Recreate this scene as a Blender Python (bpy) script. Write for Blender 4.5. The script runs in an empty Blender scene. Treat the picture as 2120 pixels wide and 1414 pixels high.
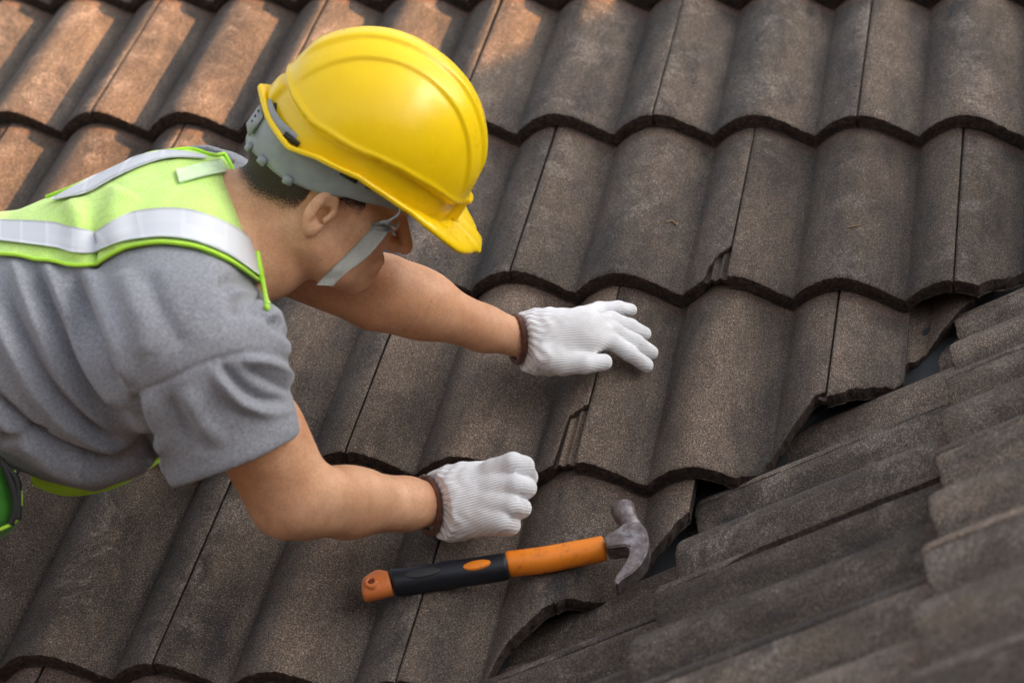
import bpy, bmesh, math, random
import numpy as np
from mathutils import Matrix, Vector
from mathutils.bvhtree import BVHTree
random.seed(7); rng = np.random.default_rng(7)
PI = math.pi
scene = bpy.context.scene
COL = scene.collection

# ------------------------------------------------------------------ camera
FPX, IW, IH = 4279.813, 2120.0, 1414.0
RC = np.array([[0.97190412, 0.18756176, -0.14220748],
               [0.03004883, -0.69809573, -0.71537362],
               [-0.23345118, 0.6910014, -0.68411813]])      # roof frame -> camera (x right, y down, z ahead)
CR = np.array([0.5217345, -2.39013088, 1.88154234])          # camera in the roof frame
PITCH = math.radians(30)
cp_, sp_ = math.cos(PITCH), math.sin(PITCH)
RW = np.array([[1, 0, 0], [0, cp_, -sp_], [0, sp_, cp_]])     # roof frame -> world (columns u, v, n)
CW = RW @ CR
u_, s_, vt_ = np.linalg.svd(RC); RC = u_ @ vt_
CAX = np.array([[1, 0, 0], [0, -1, 0], [0, 0, -1]]) @ RC @ RW.T   # world -> camera (x right, y up, z back)
cam_d = bpy.data.cameras.new('camera'); cam = bpy.data.objects.new('camera', cam_d); COL.objects.link(cam)
cam_d.sensor_width = 36; cam_d.lens = FPX / IW * 36
cam_d.clip_start = .05; cam_d.clip_end = 500
M4 = np.eye(4); M4[:3, :3] = CAX.T; M4[:3, 3] = CW
cam.matrix_world = Matrix(M4.tolist())
cam_d.dof.use_dof = True; cam_d.dof.focus_distance = 2.62; cam_d.dof.aperture_fstop = 4.5
scene.camera = cam

# ------------------------------------------------------------------ light
SUN_A = np.array([1.0, .28, .33]); SUN_A /= np.linalg.norm(SUN_A)    # towards the sun, roof frame
SUN = RW @ SUN_A
w = bpy.data.worlds.new("World"); scene.world = w; w.use_nodes = True
nt = w.node_tree; nt.nodes.clear()
sky = nt.nodes.new('ShaderNodeTexSky'); sky.sky_type = 'NISHITA'; sky.sun_disc = False
sky.sun_elevation = math.asin(SUN[2]); sky.sun_rotation = math.atan2(SUN[0], SUN[1])
sky.air_density = 1.0; sky.dust_density = 6.0
hs = nt.nodes.new('ShaderNodeHueSaturation'); hs.inputs['Saturation'].default_value = .30
bg = nt.nodes.new('ShaderNodeBackground'); bg.inputs[1].default_value = .15
out = nt.nodes.new('ShaderNodeOutputWorld')
nt.links.new(sky.outputs[0], hs.inputs['Color']); nt.links.new(hs.outputs[0], bg.inputs[0]); nt.links.new(bg.outputs[0], out.inputs[0])
sd = bpy.data.lights.new('sun', 'SUN'); sd.energy = 5.0; sd.angle = math.radians(.5); sd.color = (1, .50, .20)
so = bpy.data.objects.new('sun', sd); COL.objects.link(so)
so.rotation_euler = Vector(SUN.tolist()).to_track_quat('Z', 'Y').to_euler()
scene.view_settings.view_transform = 'Standard'; scene.view_settings.look = 'None'
scene.view_settings.exposure = 1.62; scene.view_settings.gamma = 1

# ------------------------------------------------------------------ materials
def new_mat(name):
    m = bpy.data.materials.new(name); m.use_nodes = True
    return m, m.node_tree, m.node_tree.nodes['Principled BSDF']
class NB:
    def __init__(s, t): s.t = t
    def n(s, typ, **k):
        x = s.t.nodes.new(typ)
        for a, b in k.items():
            if a.startswith('i_'):
                key = a[2:]; key = int(key) if key.isdigit() else key.replace('_', ' ')
                x.inputs[key].default_value = b
            else: setattr(x, a, b)
        return x
    def l(s, a, b): s.t.links.new(a, b)
    def noise(s, vec, scale, detail=4, rough=.6, dist=0):
        x = s.n('ShaderNodeTexNoise', i_Scale=scale, i_Detail=detail, i_Roughness=rough, i_Distortion=dist); s.l(vec, x.inputs['Vector']); return x.outputs['Fac']
    def ramp(s, fac, stops):
        x = s.n('ShaderNodeValToRGB'); e = x.color_ramp.elements
        while len(e) > 1: e.remove(e[0])
        for i, (p, c) in enumerate(stops):
            el = e[0] if i == 0 else e.new(p)
            el.position = p; el.color = (*c, 1) if isinstance(c, tuple) else (c, c, c, 1)
        s.l(fac, x.inputs[0]); return x.outputs[0]
    def mix(s, fac, a, b, mode='MIX'):
        x = s.n('ShaderNodeMix', data_type='RGBA', blend_type=mode)
        for sock, v in ((x.inputs[0], fac), (x.inputs[6], a), (x.inputs[7], b)):
            if hasattr(v, 'is_output'): s.l(v, sock)
            elif isinstance(v, tuple): sock.default_value = (*v, 1)
            else: sock.default_value = v
        return x.outputs[2]
    def math(s, op, a, b=0.0, clamp=False):
        x = s.n('ShaderNodeMath', operation=op, use_clamp=clamp)
        for sock, v in ((x.inputs[0], a), (x.inputs[1], b)):
            if hasattr(v, 'is_output'): s.l(v, sock)
            else: sock.default_value = v
        return x.outputs[0]
    def bump(s, h, strength, dist, bsdf, nrm=None):
        x = s.n('ShaderNodeBump', i_Strength=strength, i_Distance=dist); s.l(h, x.inputs['Height'])
        if nrm: s.l(nrm, x.inputs['Normal'])
        s.l(x.outputs[0], bsdf.inputs['Normal']); return x.outputs[0]

EXPO = .3486                                     # exposed length of a tile
def tile_material(name, edge=False):
    m, t, b = new_mat(name); k = NB(t)
    tc = k.n('ShaderNodeTexCoord'); oi = k.n('ShaderNodeObjectInfo')
    off = k.n('ShaderNodeVectorMath', operation='SCALE'); off.inputs[0].default_value = (13.1, 7.7, 5.3); k.l(oi.outputs['Random'], off.inputs['Scale'])
    ad = k.n('ShaderNodeVectorMath', operation='ADD'); k.l(tc.outputs['Object'], ad.inputs[0]); k.l(off.outputs[0], ad.inputs[1])
    vec = ad.outputs[0]
    mp = k.n('ShaderNodeMapping'); mp.inputs['Scale'].default_value = (1, .28, 1); k.l(vec, mp.inputs[0]); sv = mp.outputs[0]
    grain = k.noise(vec, 600, 2, .8); grain2 = k.noise(vec, 170, 3, .7)
    big = k.noise(vec, 7, 5, .62, .4); streak = k.noise(sv, 22, 5, .65); patch = k.noise(vec, 11, 7, .75, .8)
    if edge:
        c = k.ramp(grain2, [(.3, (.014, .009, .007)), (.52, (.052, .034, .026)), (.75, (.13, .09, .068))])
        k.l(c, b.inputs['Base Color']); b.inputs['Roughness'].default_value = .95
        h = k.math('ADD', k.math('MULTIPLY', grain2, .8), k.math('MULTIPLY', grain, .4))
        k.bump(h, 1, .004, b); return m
    base = k.ramp(big, [(.3, (.017, .016, .016)), (.5, (.032, .025, .022)), (.68, (.056, .039, .031))])
    base = k.mix(k.ramp(streak, [(.35, 0.), (.72, .75)]), base, (.115, .090, .066))
    base = k.mix(k.ramp(streak, [(.25, .75), (.48, 0.)]), base, (.034, .032, .032))
    sx0 = k.n('ShaderNodeSeparateXYZ'); k.l(tc.outputs['Object'], sx0.inputs[0])
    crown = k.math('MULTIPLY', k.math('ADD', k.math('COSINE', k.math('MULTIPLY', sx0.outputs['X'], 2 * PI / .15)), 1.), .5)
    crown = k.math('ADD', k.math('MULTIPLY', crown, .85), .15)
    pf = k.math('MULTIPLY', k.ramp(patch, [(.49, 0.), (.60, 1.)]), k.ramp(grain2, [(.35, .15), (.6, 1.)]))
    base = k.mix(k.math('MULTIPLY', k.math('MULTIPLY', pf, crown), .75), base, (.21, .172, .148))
    stain = k.ramp(k.noise(sv, 13, 6, .7, .5), [(.52, 0.), (.68, .8)])
    base = k.mix(k.math('MULTIPLY', stain, k.math('SUBTRACT', 1.1, crown, True)), base, (.018, .017, .018))
    # clean reddish strip at the head of the tile, just under the course above
    sx = k.n('ShaderNodeSeparateXYZ'); k.l(tc.outputs['Object'], sx.inputs[0])
    y = k.math('ADD', sx.outputs['Y'], k.math('MULTIPLY', k.math('SUBTRACT', grain2, .5), .010))
    st = k.n('ShaderNodeMapRange', i_1=EXPO - .024, i_2=EXPO - .015); k.l(y, st.inputs[0])
    base = k.mix(k.math('MULTIPLY', st.outputs[0], .8), base, (.085, .055, .044))
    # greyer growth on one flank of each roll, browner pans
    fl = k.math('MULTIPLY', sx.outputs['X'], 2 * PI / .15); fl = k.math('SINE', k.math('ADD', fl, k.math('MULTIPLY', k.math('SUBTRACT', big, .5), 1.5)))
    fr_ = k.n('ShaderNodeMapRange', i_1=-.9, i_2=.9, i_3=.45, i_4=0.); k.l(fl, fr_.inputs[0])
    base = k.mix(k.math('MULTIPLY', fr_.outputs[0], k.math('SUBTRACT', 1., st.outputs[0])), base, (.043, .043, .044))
    sc = k.n('ShaderNodeSeparateColor'); k.l(oi.outputs['Color'], sc.inputs[0])
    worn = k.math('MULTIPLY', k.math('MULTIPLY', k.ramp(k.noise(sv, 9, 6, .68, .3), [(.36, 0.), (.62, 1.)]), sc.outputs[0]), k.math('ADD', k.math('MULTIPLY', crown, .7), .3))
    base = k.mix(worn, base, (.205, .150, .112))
    rnd = k.n('ShaderNodeMapRange', i_3=.74, i_4=1.24); k.l(oi.outputs['Random'], rnd.inputs[0])
    gr = k.ramp(grain, [(.28, .25), (.46, .74), (.60, 1.9), (.72, 5.0)])
    base = k.mix(1., base, gr, 'MULTIPLY')
    hsv = k.n('ShaderNodeHueSaturation'); k.l(base, hsv.inputs['Color']); k.l(rnd.outputs[0], hsv.inputs['Value'])
    k.l(hsv.outputs[0], b.inputs['Base Color']); b.inputs['Roughness'].default_value = .88
    b.inputs['Specular IOR Level'].default_value = .35
    h = k.math('ADD', k.math('MULTIPLY', grain, .7), k.math('MULTIPLY', grain2, .6))
    k.bump(h, .75, .0026, b)
    return m
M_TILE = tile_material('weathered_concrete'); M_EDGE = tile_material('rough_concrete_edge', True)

def fabric(name, col, col2=None, weave=900, rough=.9, bump=.25, sheen=.2, mott=60):
    m, t, b = new_mat(name); k = NB(t); tc = k.n('ShaderNodeTexCoord'); v = tc.outputs['Object']
    col2 = col2 or tuple(c * .8 for c in col)
    f = k.noise(v, mott, 5, .7); g = k.noise(v, weave, 2, .6)
    c = k.mix(k.ramp(f, [(.3, 0.), (.7, 1.)]), col2, col)
    c = k.mix(1., c, k.ramp(g, [(.3, .85), (.7, 1.15)]), 'MULTIPLY')
    k.l(c, b.inputs['Base Color']); b.inputs['Roughness'].default_value = rough
    b.inputs['Sheen Weight'].default_value = sheen; b.inputs['Specular IOR Level'].default_value = .2
    if name == 'lime_mesh':
        cr = k.noise(v, 22, 4, .55, 1.2); bn = k.n('ShaderNodeBump', i_Strength=.6, i_Distance=.006); k.l(cr, bn.inputs['Height'])
        vo = k.n('ShaderNodeTexVoronoi', i_Scale=420.0); k.l(v, vo.inputs['Vector'])
        c2 = k.mix(k.ramp(vo.outputs['Distance'], [(.15, .55), (.45, 0.)]), c, (.30, .48, .12)); k.l(c2, b.inputs['Base Color'])
        k.bump(g, bump, .001, b, bn.outputs[0]); return m
    k.bump(g, bump, .001, b); return m
def plain(name, col, rough=.5, metal=0., bump=0., scale=200, var=.15, spec=.5):
    m, t, b = new_mat(name); k = NB(t); tc = k.n('ShaderNodeTexCoord'); v = tc.outputs['Object']
    f = k.noise(v, scale, 4, .6)
    c = k.mix(1., col, k.ramp(f, [(.25, 1 - var), (.75, 1 + var)]), 'MULTIPLY')
    k.l(c, b.inputs['Base Color']); b.inputs['Roughness'].default_value = rough; b.inputs['Metallic'].default_value = metal
    b.inputs['Specular IOR Level'].default_value = spec
    if bump: k.bump(f, bump, .001, b)
    return m

def skin_mat():
    m, t, b = new_mat('skin'); k = NB(t); tc = k.n('ShaderNodeTexCoord'); v = tc.outputs['Object']
    f = k.noise(v, 14, 4, .6); g = k.noise(v, 380, 3, .6)
    c = k.mix(k.ramp(f, [(.3, 0.), (.7, 1.)]), (.58, .285, .150), (.78, .455, .275))
    c = k.mix(1., c, k.ramp(g, [(.3, .86), (.7, 1.10)]), 'MULTIPLY')
    c = k.mix(k.ramp(k.noise(v, 60, 5, .7), [(.45, 0.), (.75, .35)]), c, (.42, .17, .10))
    c = k.mix(k.ramp(k.noise(v, 260, 2, .5), [(.70, 0.), (.74, .5)]), c, (.20, .09, .05))
    k.l(c, b.inputs['Base Color']); b.inputs['Roughness'].default_value = .5
    b.inputs['Subsurface Weight'].default_value = .12; b.inputs['Subsurface Radius'].default_value = (.9, .35, .2); b.inputs['Subsurface Scale'].default_value = .008
    b.inputs['Specular IOR Level'].default_value = .3
    k.bump(g, .3, .0008, b); return m
M_SKIN = skin_mat()
def hair_mat():
    m, t, b = new_mat('short_black_hair'); k = NB(t); tc = k.n('ShaderNodeTexCoord'); v = tc.outputs['Object']
    mp = k.n('ShaderNodeMapping'); mp.inputs['Scale'].default_value = (1, 1, .35); k.l(v, mp.inputs[0])
    g = k.noise(mp.outputs[0], 700, 3, .7)
    k.l(k.ramp(g, [(.3, (.010, .007, .005)), (.7, (.06, .040, .028))]), b.inputs['Base Color']); b.inputs['Roughness'].default_value = .7
    sx = k.n('ShaderNodeSeparateXYZ'); k.l(tc.outputs['UV'], sx.inputs[0]); n2 = k.noise(v, 900, 1, .5)
    al = k.math('GREATER_THAN', k.math('ADD', sx.outputs['Y'], k.math('MULTIPLY', k.math('SUBTRACT', n2, .5), 1.3)), .5); k.l(al, b.inputs['Alpha'])
    k.bump(g, .6, .001, b); return m
M_HAIR = hair_mat()
M_SHIRT = fabric('heather_grey_jersey', (.34, .35, .385), (.17, .177, .20), 700, .95, .4, .2, 300)
M_LIME = fabric('lime_mesh', (.62, .86, .24), (.55, .82, .18), 1200, .8, .3, .2, 40)
M_LIMEB = fabric('lime_binding', (.50, .88, .07), (.44, .80, .05), 900, .75, .25, .1)
M_LABEL = fabric('pale_label', (.72, .93, .55), None, 900)
M_GREEN = fabric('green_pouch', (.06, .27, .03), (.04, .20, .02), 500)
M_BLACK = plain('black_strap', (.015, .015, .016), .6, 0, .2, 400)
M_BROWN = fabric('brown_cuff_trim', (.17, .065, .038), (.07, .026, .016), 300, .9, .6)
M_JEANS = fabric('dark_work_trousers', (.03, .035, .05), None, 500)
M_BOOT = plain('boot_leather', (.05, .03, .02), .6, 0, .3, 80)
def reflective():
    m, t, b = new_mat('reflective_tape'); k = NB(t); uv = k.n('ShaderNodeUVMap')
    br = k.n('ShaderNodeTexBrick', i_Scale=1.0); br.offset = 0.0; br.inputs['Brick Width'].default_value = .05; br.inputs['Row Height'].default_value = .5
    br.inputs['Mortar Size'].default_value = .003; br.inputs['Color1'].default_value = (.56, .58, .62, 1); br.inputs['Color2'].default_value = (.66, .68, .72, 1); br.inputs['Mortar'].default_value = (.66, .68, .72, 1)
    k.l(uv.outputs[0], br.inputs['Vector']); k.l(br.outputs[0], b.inputs['Base Color'])
    b.inputs['Roughness'].default_value = .45; b.inputs['Specular IOR Level'].default_value = .6
    return m
M_REFL = reflective()
def glove_mat():
    m, t, b = new_mat('white_cotton_knit'); k = NB(t); uv = k.n('ShaderNodeTexCoord'); v = uv.outputs['UV']
    wv = k.n('ShaderNodeTexWave', wave_type='BANDS', bands_direction='Y'); wv.inputs['Scale'].default_value = 1.0 / .0034 / 2 / PI * 2; wv.inputs['Distortion'].default_value = .8; wv.inputs['Detail Scale'].default_value = 30
    k.l(v, wv.inputs['Vector'])
    g = k.noise(uv.outputs['Object'], 600, 2, .6)
    h = k.math('ADD', k.math('MULTIPLY', wv.outputs['Fac'], .6), k.math('MULTIPLY', g, .5))
    c = k.mix(1., (.86, .86, .88), k.ramp(h, [(.1, .84), (.7, 1.02)]), 'MULTIPLY')
    d = k.noise(uv.outputs['Object'], 32, 5, .7)
    c = k.mix(k.ramp(d, [(.48, 0.), (.72, .42)]), c, (.55, .5, .44))
    k.l(c, b.inputs['Base Color']); b.inputs['Roughness'].default_value = .95; b.inputs['Specular IOR Level'].default_value = .1; b.inputs['Sheen Weight'].default_value = .15
    k.bump(h, .5, .0013, b); return m
M_GLOVE = glove_mat()
def helmet_mat():
    m, t, b = new_mat('yellow_hat_plastic'); k = NB(t); tc = k.n('ShaderNodeTexCoord'); v = tc.outputs['Object']
    f = k.noise(v, 30, 5, .7); g = k.noise(v, 140, 4, .8)
    c = k.mix(k.ramp(f, [(.3, 0.), (.75, 1.)]), (.86, .57, .002), (.90, .62, .003))
    c = k.mix(k.ramp(g, [(.69, 0.), (.715, .7)]), c, (.28, .18, .04))
    k.l(c, b.inputs['Base Color']); b.inputs['Roughness'].default_value = .3; b.inputs['Coat Weight'].default_value = .08; b.inputs['Specular IOR Level'].default_value = .4; b.inputs['Coat Roughness'].default_value = .15
    rr = k.ramp(k.noise(v, 45, 5, .7), [(.3, .24), (.8, .42)]); k.l(rr, b.inputs['Roughness'])
    return m
M_HAT = helmet_mat()
M_GREYP = plain('grey_plastic', (.27, .30, .31), .5, 0, .1, 60)
M_STRAP = fabric('grey_webbing', (.42, .42, .38), (.33, .33, .30), 700, .8, .4)
M_WIRE = plain('grey_wire', (.35, .38, .42), .35, .6)
def steel():
    m, t, b = new_mat('worn_steel'); k = NB(t); tc = k.n('ShaderNodeTexCoord'); v = tc.outputs['Object']
    f = k.noise(v, 60, 6, .75); g = k.noise(v, 500, 3, .7)
    c = k.ramp(f, [(.3, (.10, .075, .068)), (.5, (.22, .185, .18)), (.7, (.42, .40, .42))])
    c = k.mix(k.ramp(k.noise(v, 35, 6, .7), [(.55, 0.), (.72, .6)]), c, (.12, .07, .045))
    k.l(c, b.inputs['Base Color']); b.inputs['Metallic'].default_value = .75
    k.l(k.ramp(f, [(.3, .55), (.7, .38)]), b.inputs['Roughness']); k.bump(g, .3, .0006, b); return m
M_STEEL = steel()
def rubber(name, col, dirt):
    m, t, b = new_mat(name); k = NB(t); tc = k.n('ShaderNodeTexCoord'); v = tc.outputs['Object']
    f = k.noise(v, 70, 6, .8); g = k.noise(v, 400, 3, .7)
    c = k.mix(k.ramp(f, [(.53, 0.), (.72, .8)]), col, dirt)
    k.l(c, b.inputs['Base Color']); b.inputs['Roughness'].default_value = .48; k.bump(g, .15, .0005, b); return m
M_ORANGE = rubber('orange_rubber', (.95, .27, .018), (.40, .09, .02)); M_ORANGE2 = rubber('faded_orange_rubber', (.70, .20, .05), (.45, .22, .12)); M_GRIP = rubber('black_rubber', (.010, .013, .020), (.035, .035, .035))
M_FLASH = plain('valley_metal', (.030, .033, .036), .6, .2, .1, 20, .25)
M_DECK = plain('roof_felt', (.012, .012, .012), .95, 0, .2, 60)
M_WOOD = plain('batten_wood', (.04, .025, .016), .9, 0, .4, 90, .4)
M_PAVE = plain('garden_ground', (.16, .15, .12), .95, 0, .5, 3, .4)
M_LEAF = plain('dry_leaf', (.22, .15, .08), .8)
M_SKYBLOCK = plain('dark_sky_block', (.10, .065, .05), .9, 0, .3, 30)
M_WALL = plain('house_plaster', (.5, .46, .40), .9, 0, .2, 20)

# ------------------------------------------------------------------ scene helpers
def link(name, mesh, parent=None):
    o = bpy.data.objects.new(name, mesh); COL.objects.link(o)
    if parent is not None: o.parent = parent
    return o
def tag(o, label=None, cat=None, group=None, kind=None):
    if label: o['label'] = label
    if cat: o['category'] = cat
    if group: o['group'] = group
    if kind: o['kind'] = kind
    return o
def empty(name, loc, label, cat, group=None):
    o = bpy.data.objects.new(name, None); COL.objects.link(o); o.location = [float(c) for c in loc]; o.empty_display_size = .05
    return tag(o, label, cat, group)
def mesh_np(name, V, F, mats, fm=None, smooth=True, uv=None):
    me = bpy.data.meshes.new(name); V = np.asarray(V, float)
    me.from_pydata(V.tolist(), [], [list(map(int, f)) for f in F])
    for m in (mats if isinstance(mats, (list, tuple)) else [mats]): me.materials.append(m)
    if fm is not None: me.polygons.foreach_set('material_index', np.asarray(fm, dtype=np.int32))
    me.polygons.foreach_set('use_smooth', np.full(len(me.polygons), smooth))
    if uv is not None:
        l = me.uv_layers.new(name='UVMap'); idx = np.empty(len(me.loops), dtype=np.int32); me.loops.foreach_get('vertex_index', idx)
        l.data.foreach_set('uv', np.asarray(uv, float)[idx].ravel())
    me.update(); return me
def fix_normals(me):
    bm = bmesh.new(); bm.from_mesh(me); bmesh.ops.recalc_face_normals(bm, faces=bm.faces); bm.to_mesh(me); bm.free(); me.update()
def grid_faces(nu, nv, off=0, closeu=False):
    F = []
    for i in range(nu if closeu else nu - 1):
        for j in range(nv - 1):
            a = off + i * nv + j; b = off + ((i + 1) % nu) * nv + j
            F.append((a, b, b + 1, a + 1))
    return F
# frames
def frame(ax, up, nrm, loc=(0, 0, 0)):
    m = np.eye(4); m[:3, 0] = ax; m[:3, 1] = up; m[:3, 2] = nrm; m[:3, 3] = loc; return m
UA, VA, NA = RW[:, 0], RW[:, 1], RW[:, 2]
BU = np.array([cp_, 0, sp_]); BE = np.array([0., -1., 0.]); BN = np.array([-sp_, 0, cp_])   # second roof slope: upslope, across, normal
def ray(x, y):
    return CAX.T @ np.array([(x - IW / 2) / FPX, -(y - IH / 2) / FPX, -1.])
def on_plane(x, y, n, o):
    d = ray(x, y); t = (o - n @ CW) / (n @ d); return CW + t * d
def A_uv(x, y, h=0.0):                       # roof-plane coordinates of what stands at height h over the crest plane
    X = on_plane(x, y, NA, h); return np.array([X @ UA, X @ VA])
VAL = on_plane(1880, 740, NA, -.04)
BO = BN @ VAL
def B_st(x, y, h=0.0):
    X = on_plane(x, y, BN, BO + h); return np.array([X @ BE, X @ BU])

# ------------------------------------------------------------------ roof tiles
PW, RH, TILT, TH = .15, .039, .029, .022
def prof(u):                                  # roll profile, crest at multiples of PW
    x = np.mod(np.asarray(u) / PW + .42, 1.0) - .42            # left foot at -.42, crest at 0, long right flank
    c = np.where(x < 0, np.cos(.5 * PI * np.clip(-x / .42, 0, 1)) ** .85, np.cos(.5 * PI * np.clip(x / .58, 0, 1)) ** 1.25)
    return RH * c - RH
def vnoise(x, seed, scale):
    x = np.asarray(x) * scale + seed * 17.31
    i = np.floor(x); f = x - i; f = f * f * (3 - 2 * f)
    h = lambda k: np.modf(np.abs(np.sin(k * 127.1 + seed * 3.7) * 43758.5453))[0]
    return (h(i) * (1 - f) + h(i + 1) * f) * 2 - 1
def make_tile(name, fr, ua, va, cut=None, uend=None, gap=None, seed=0, drop=0., phase=0.0):
    """tile with its left seam at ua and its tail at va (frame fr); cut(u)->lowest v left of the tile, uend: sawn side"""
    Wd = 2 * PW; ue = (uend - ua) if uend is not None else Wd - .0022
    us = np.concatenate([np.array([0., .0006]), np.arange(.003, ue - .0015, .0026), [ue - .0012, ue]])
    nu = len(us); n = 30
    ts = np.linspace(0, 1, n) ** 1.7
    top = EXPO + .06
    U = np.repeat(us[:, None], n, 1)
    edge = .0009 * vnoise(us, seed + 1, 180) + .0008 * vnoise(us, seed + 2, 420)
    lo = edge.copy(); broken = np.zeros(nu)
    if cut is not None:
        c = cut(us + ua) - va
        cj = c + .0016 * vnoise(us, seed + 3, 90) + .0017 * vnoise(us, seed + 4, 260) + .0014 * vnoise(us, seed + 5, 620)
        m = c > 0.002; lo = np.where(m, np.maximum(cj, edge), lo); broken = m.astype(float)
    keep = lo < top - .01
    if keep.sum() < 3: return None
    lo = np.minimum(lo, top - .008)
    V = lo[:, None] + ts[None, :] * (top - lo[:, None])
    if gap is not None:
        g = gap(V); U = U * (1 - g / ue * (U / ue) ** 8)
    def zf(U, V):
        z = prof(U + ua - phase) + TILT * (1 - V / EXPO) - TILT
        d = V - lo[:, None]
        z = z - .0022 * np.exp(-d / .0028) - .0025 * np.exp(-np.maximum(U, 0) / .0015) * (U >= 0) - .0020 * np.exp(-np.maximum(ue - U, 0) / .0018)
        return z - drop
    Z = zf(U, V) + .0005 * vnoise(U * 3 + V * 1.7, seed + 9, 60)
    verts = [np.stack([U, V, Z], -1).reshape(-1, 3)]; F = grid_faces(nu, n); fm = [0] * len(F)
    # front (tail) face: rows going down
    k = 5; rows = []
    for r in range(k):
        f = r / (k - 1)
        th = TH * (1 + .06 * vnoise(us, seed + 20, 90))
        jag = (.0012 + .0009 * broken) * (vnoise(us, seed + 30 + r, 260) + .6 * vnoise(us, seed + 40 + r, 700)) * (1 if r else 0)
        rows.append(np.stack([U[:, 0], V[:, 0] + .0035 * f + jag * .8 - (.0012 * (r > 0)), Z[:, 0] - th * f], -1))
    fr_v = np.stack(rows, 1).reshape(-1, 3); off = nu * n; verts.append(fr_v)
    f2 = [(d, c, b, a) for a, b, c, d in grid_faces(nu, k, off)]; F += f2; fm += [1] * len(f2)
    # sides and underside
    off2 = off + nu * k; bot = np.stack([U, V, Z - TH], -1); bot[:, :, 2] = np.minimum(bot[:, :, 2], Z - TH * .9)
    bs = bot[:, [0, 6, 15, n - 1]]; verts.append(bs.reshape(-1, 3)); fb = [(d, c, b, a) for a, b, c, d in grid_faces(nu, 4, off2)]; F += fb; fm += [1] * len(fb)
    off3 = off2 + nu * 4
    for col, flip in ((0, False), (nu - 1, True)):
        sideT = np.stack([U[col], V[col], Z[col]], -1); sideB = sideT.copy(); sideB[:, 2] -= TH
        verts += [sideT, sideB]
        for j in range(n - 1):
            q = (off3 + j, off3 + j + 1, off3 + n + j + 1, off3 + n + j)
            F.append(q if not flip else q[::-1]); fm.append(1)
        off3 += 2 * n
    # underlap tongue with two ribs on the left side, below the neighbour
    uu = np.linspace(-.046, .0, 30); m = 6; vv = np.linspace(.002, top, m)
    l0 = lo[0] if broken[0] else .003
    vv = l0 + np.linspace(0, 1, m) ** 1.5 * (top - l0)
    UU, VV = np.meshgrid(uu, vv, indexing='ij')
    rib = .0055 * np.exp(-((UU + .034) / .0032) ** 2) + .0055 * np.exp(-((UU + .022) / .0032) ** 2) + .0045 * np.exp(-((UU + .010) / .003) ** 2)
    ZZ = prof(UU * 0 + ua + .0 - phase) + (prof(UU + ua - phase) - prof(ua - phase)) + TILT * (1 - VV / EXPO) - TILT - .0125 + rib - drop
    verts.append(np.stack([UU, VV, ZZ], -1).reshape(-1, 3)); g = grid_faces(30, m, off3); F += g; fm += [0] * len(g); off3 += 30 * m
    e = np.stack([np.stack([uu, np.full(30, l0), ZZ[:, 0]], -1), np.stack([uu, np.full(30, l0) + .002, ZZ[:, 0] - .009], -1)], 1).reshape(-1, 3)
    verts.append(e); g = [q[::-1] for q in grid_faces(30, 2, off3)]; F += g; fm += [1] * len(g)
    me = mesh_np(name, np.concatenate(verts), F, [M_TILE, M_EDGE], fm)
    # sharp look at the front lip comes from split vertices
    o = link(name, me)
    rr = random.Random(seed); tw = Matrix.Rotation(rr.uniform(-.004, .004), 4, 'Z') @ Matrix.Rotation(rr.uniform(0, .006), 4, 'X') @ Matrix.Rotation(rr.uniform(-.003, .003), 4, 'Y')
    o.matrix_world = Matrix(fr(ua, va).tolist()) @ tw; return o
def frA(u, v): return frame(UA, VA, NA, UA * u + VA * v)
def frB(a, t): return frame(BE, BU, BN, BE * a + BU * t + BN * BO)

def polycut(pts, h=-.012, conv=A_uv, hold=False):
    q = np.array([conv(x, y, h) for x, y in pts]); q = q[np.argsort(q[:, 0])]
    return lambda u: np.interp(u, q[:, 0], q[:, 1], left=q[0, 1] if hold else -9, right=q[-1, 1])
cut_c3 = polycut([(1437, 1025), (1411, 1053), (1390, 1075), (1350, 1110), (1310, 1160), (1264, 1205), (1233, 1222), (1177, 1230), (1128, 1253), (1090, 1290), (1045, 1322), (1022, 1349), (1000, 1386), (977, 1406), (930, 1450)])
cut_c2a = polycut([(1493, 995), (1550, 965), (1575, 949), (1582, 929), (1613, 898), (1648, 860), (1687, 817), (1718, 798), (1735, 790)])
cut_c2b = polycut([(1722, 815), (1760, 797), (1820, 768), (1873, 742), (1890, 735)], hold=True)
cut_frag = polycut([(1872, 716), (1890, 704), (1920, 676), (1950, 650), (1972, 630), (2010, 600)], -.03, hold=True)
def cut_val(u): return (u - A_uv(2010, 590)[0]) / cp_ + A_uv(2010, 590)[1]
def broke(pts):
    q = np.array([A_uv(x, y, -.004) for x, y in pts]); q = q[np.argsort(q[:, 0])]
    return lambda u: np.interp(u, q[:, 0], q[:, 1], left=-9, right=q[-1, 1])
brk_c2 = broke([(1141, 968), (1143, 955), (1150, 923), (1158, 884), (1172, 853), (1198, 836), (1222, 822)])
brk_c1 = broke([(1455, 572), (1457, 560), (1464, 545), (1480, 525), (1512, 505)])
chip_c1 = broke([(1893, 600), (1905, 597), (1940, 590), (1978, 588)])

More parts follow.
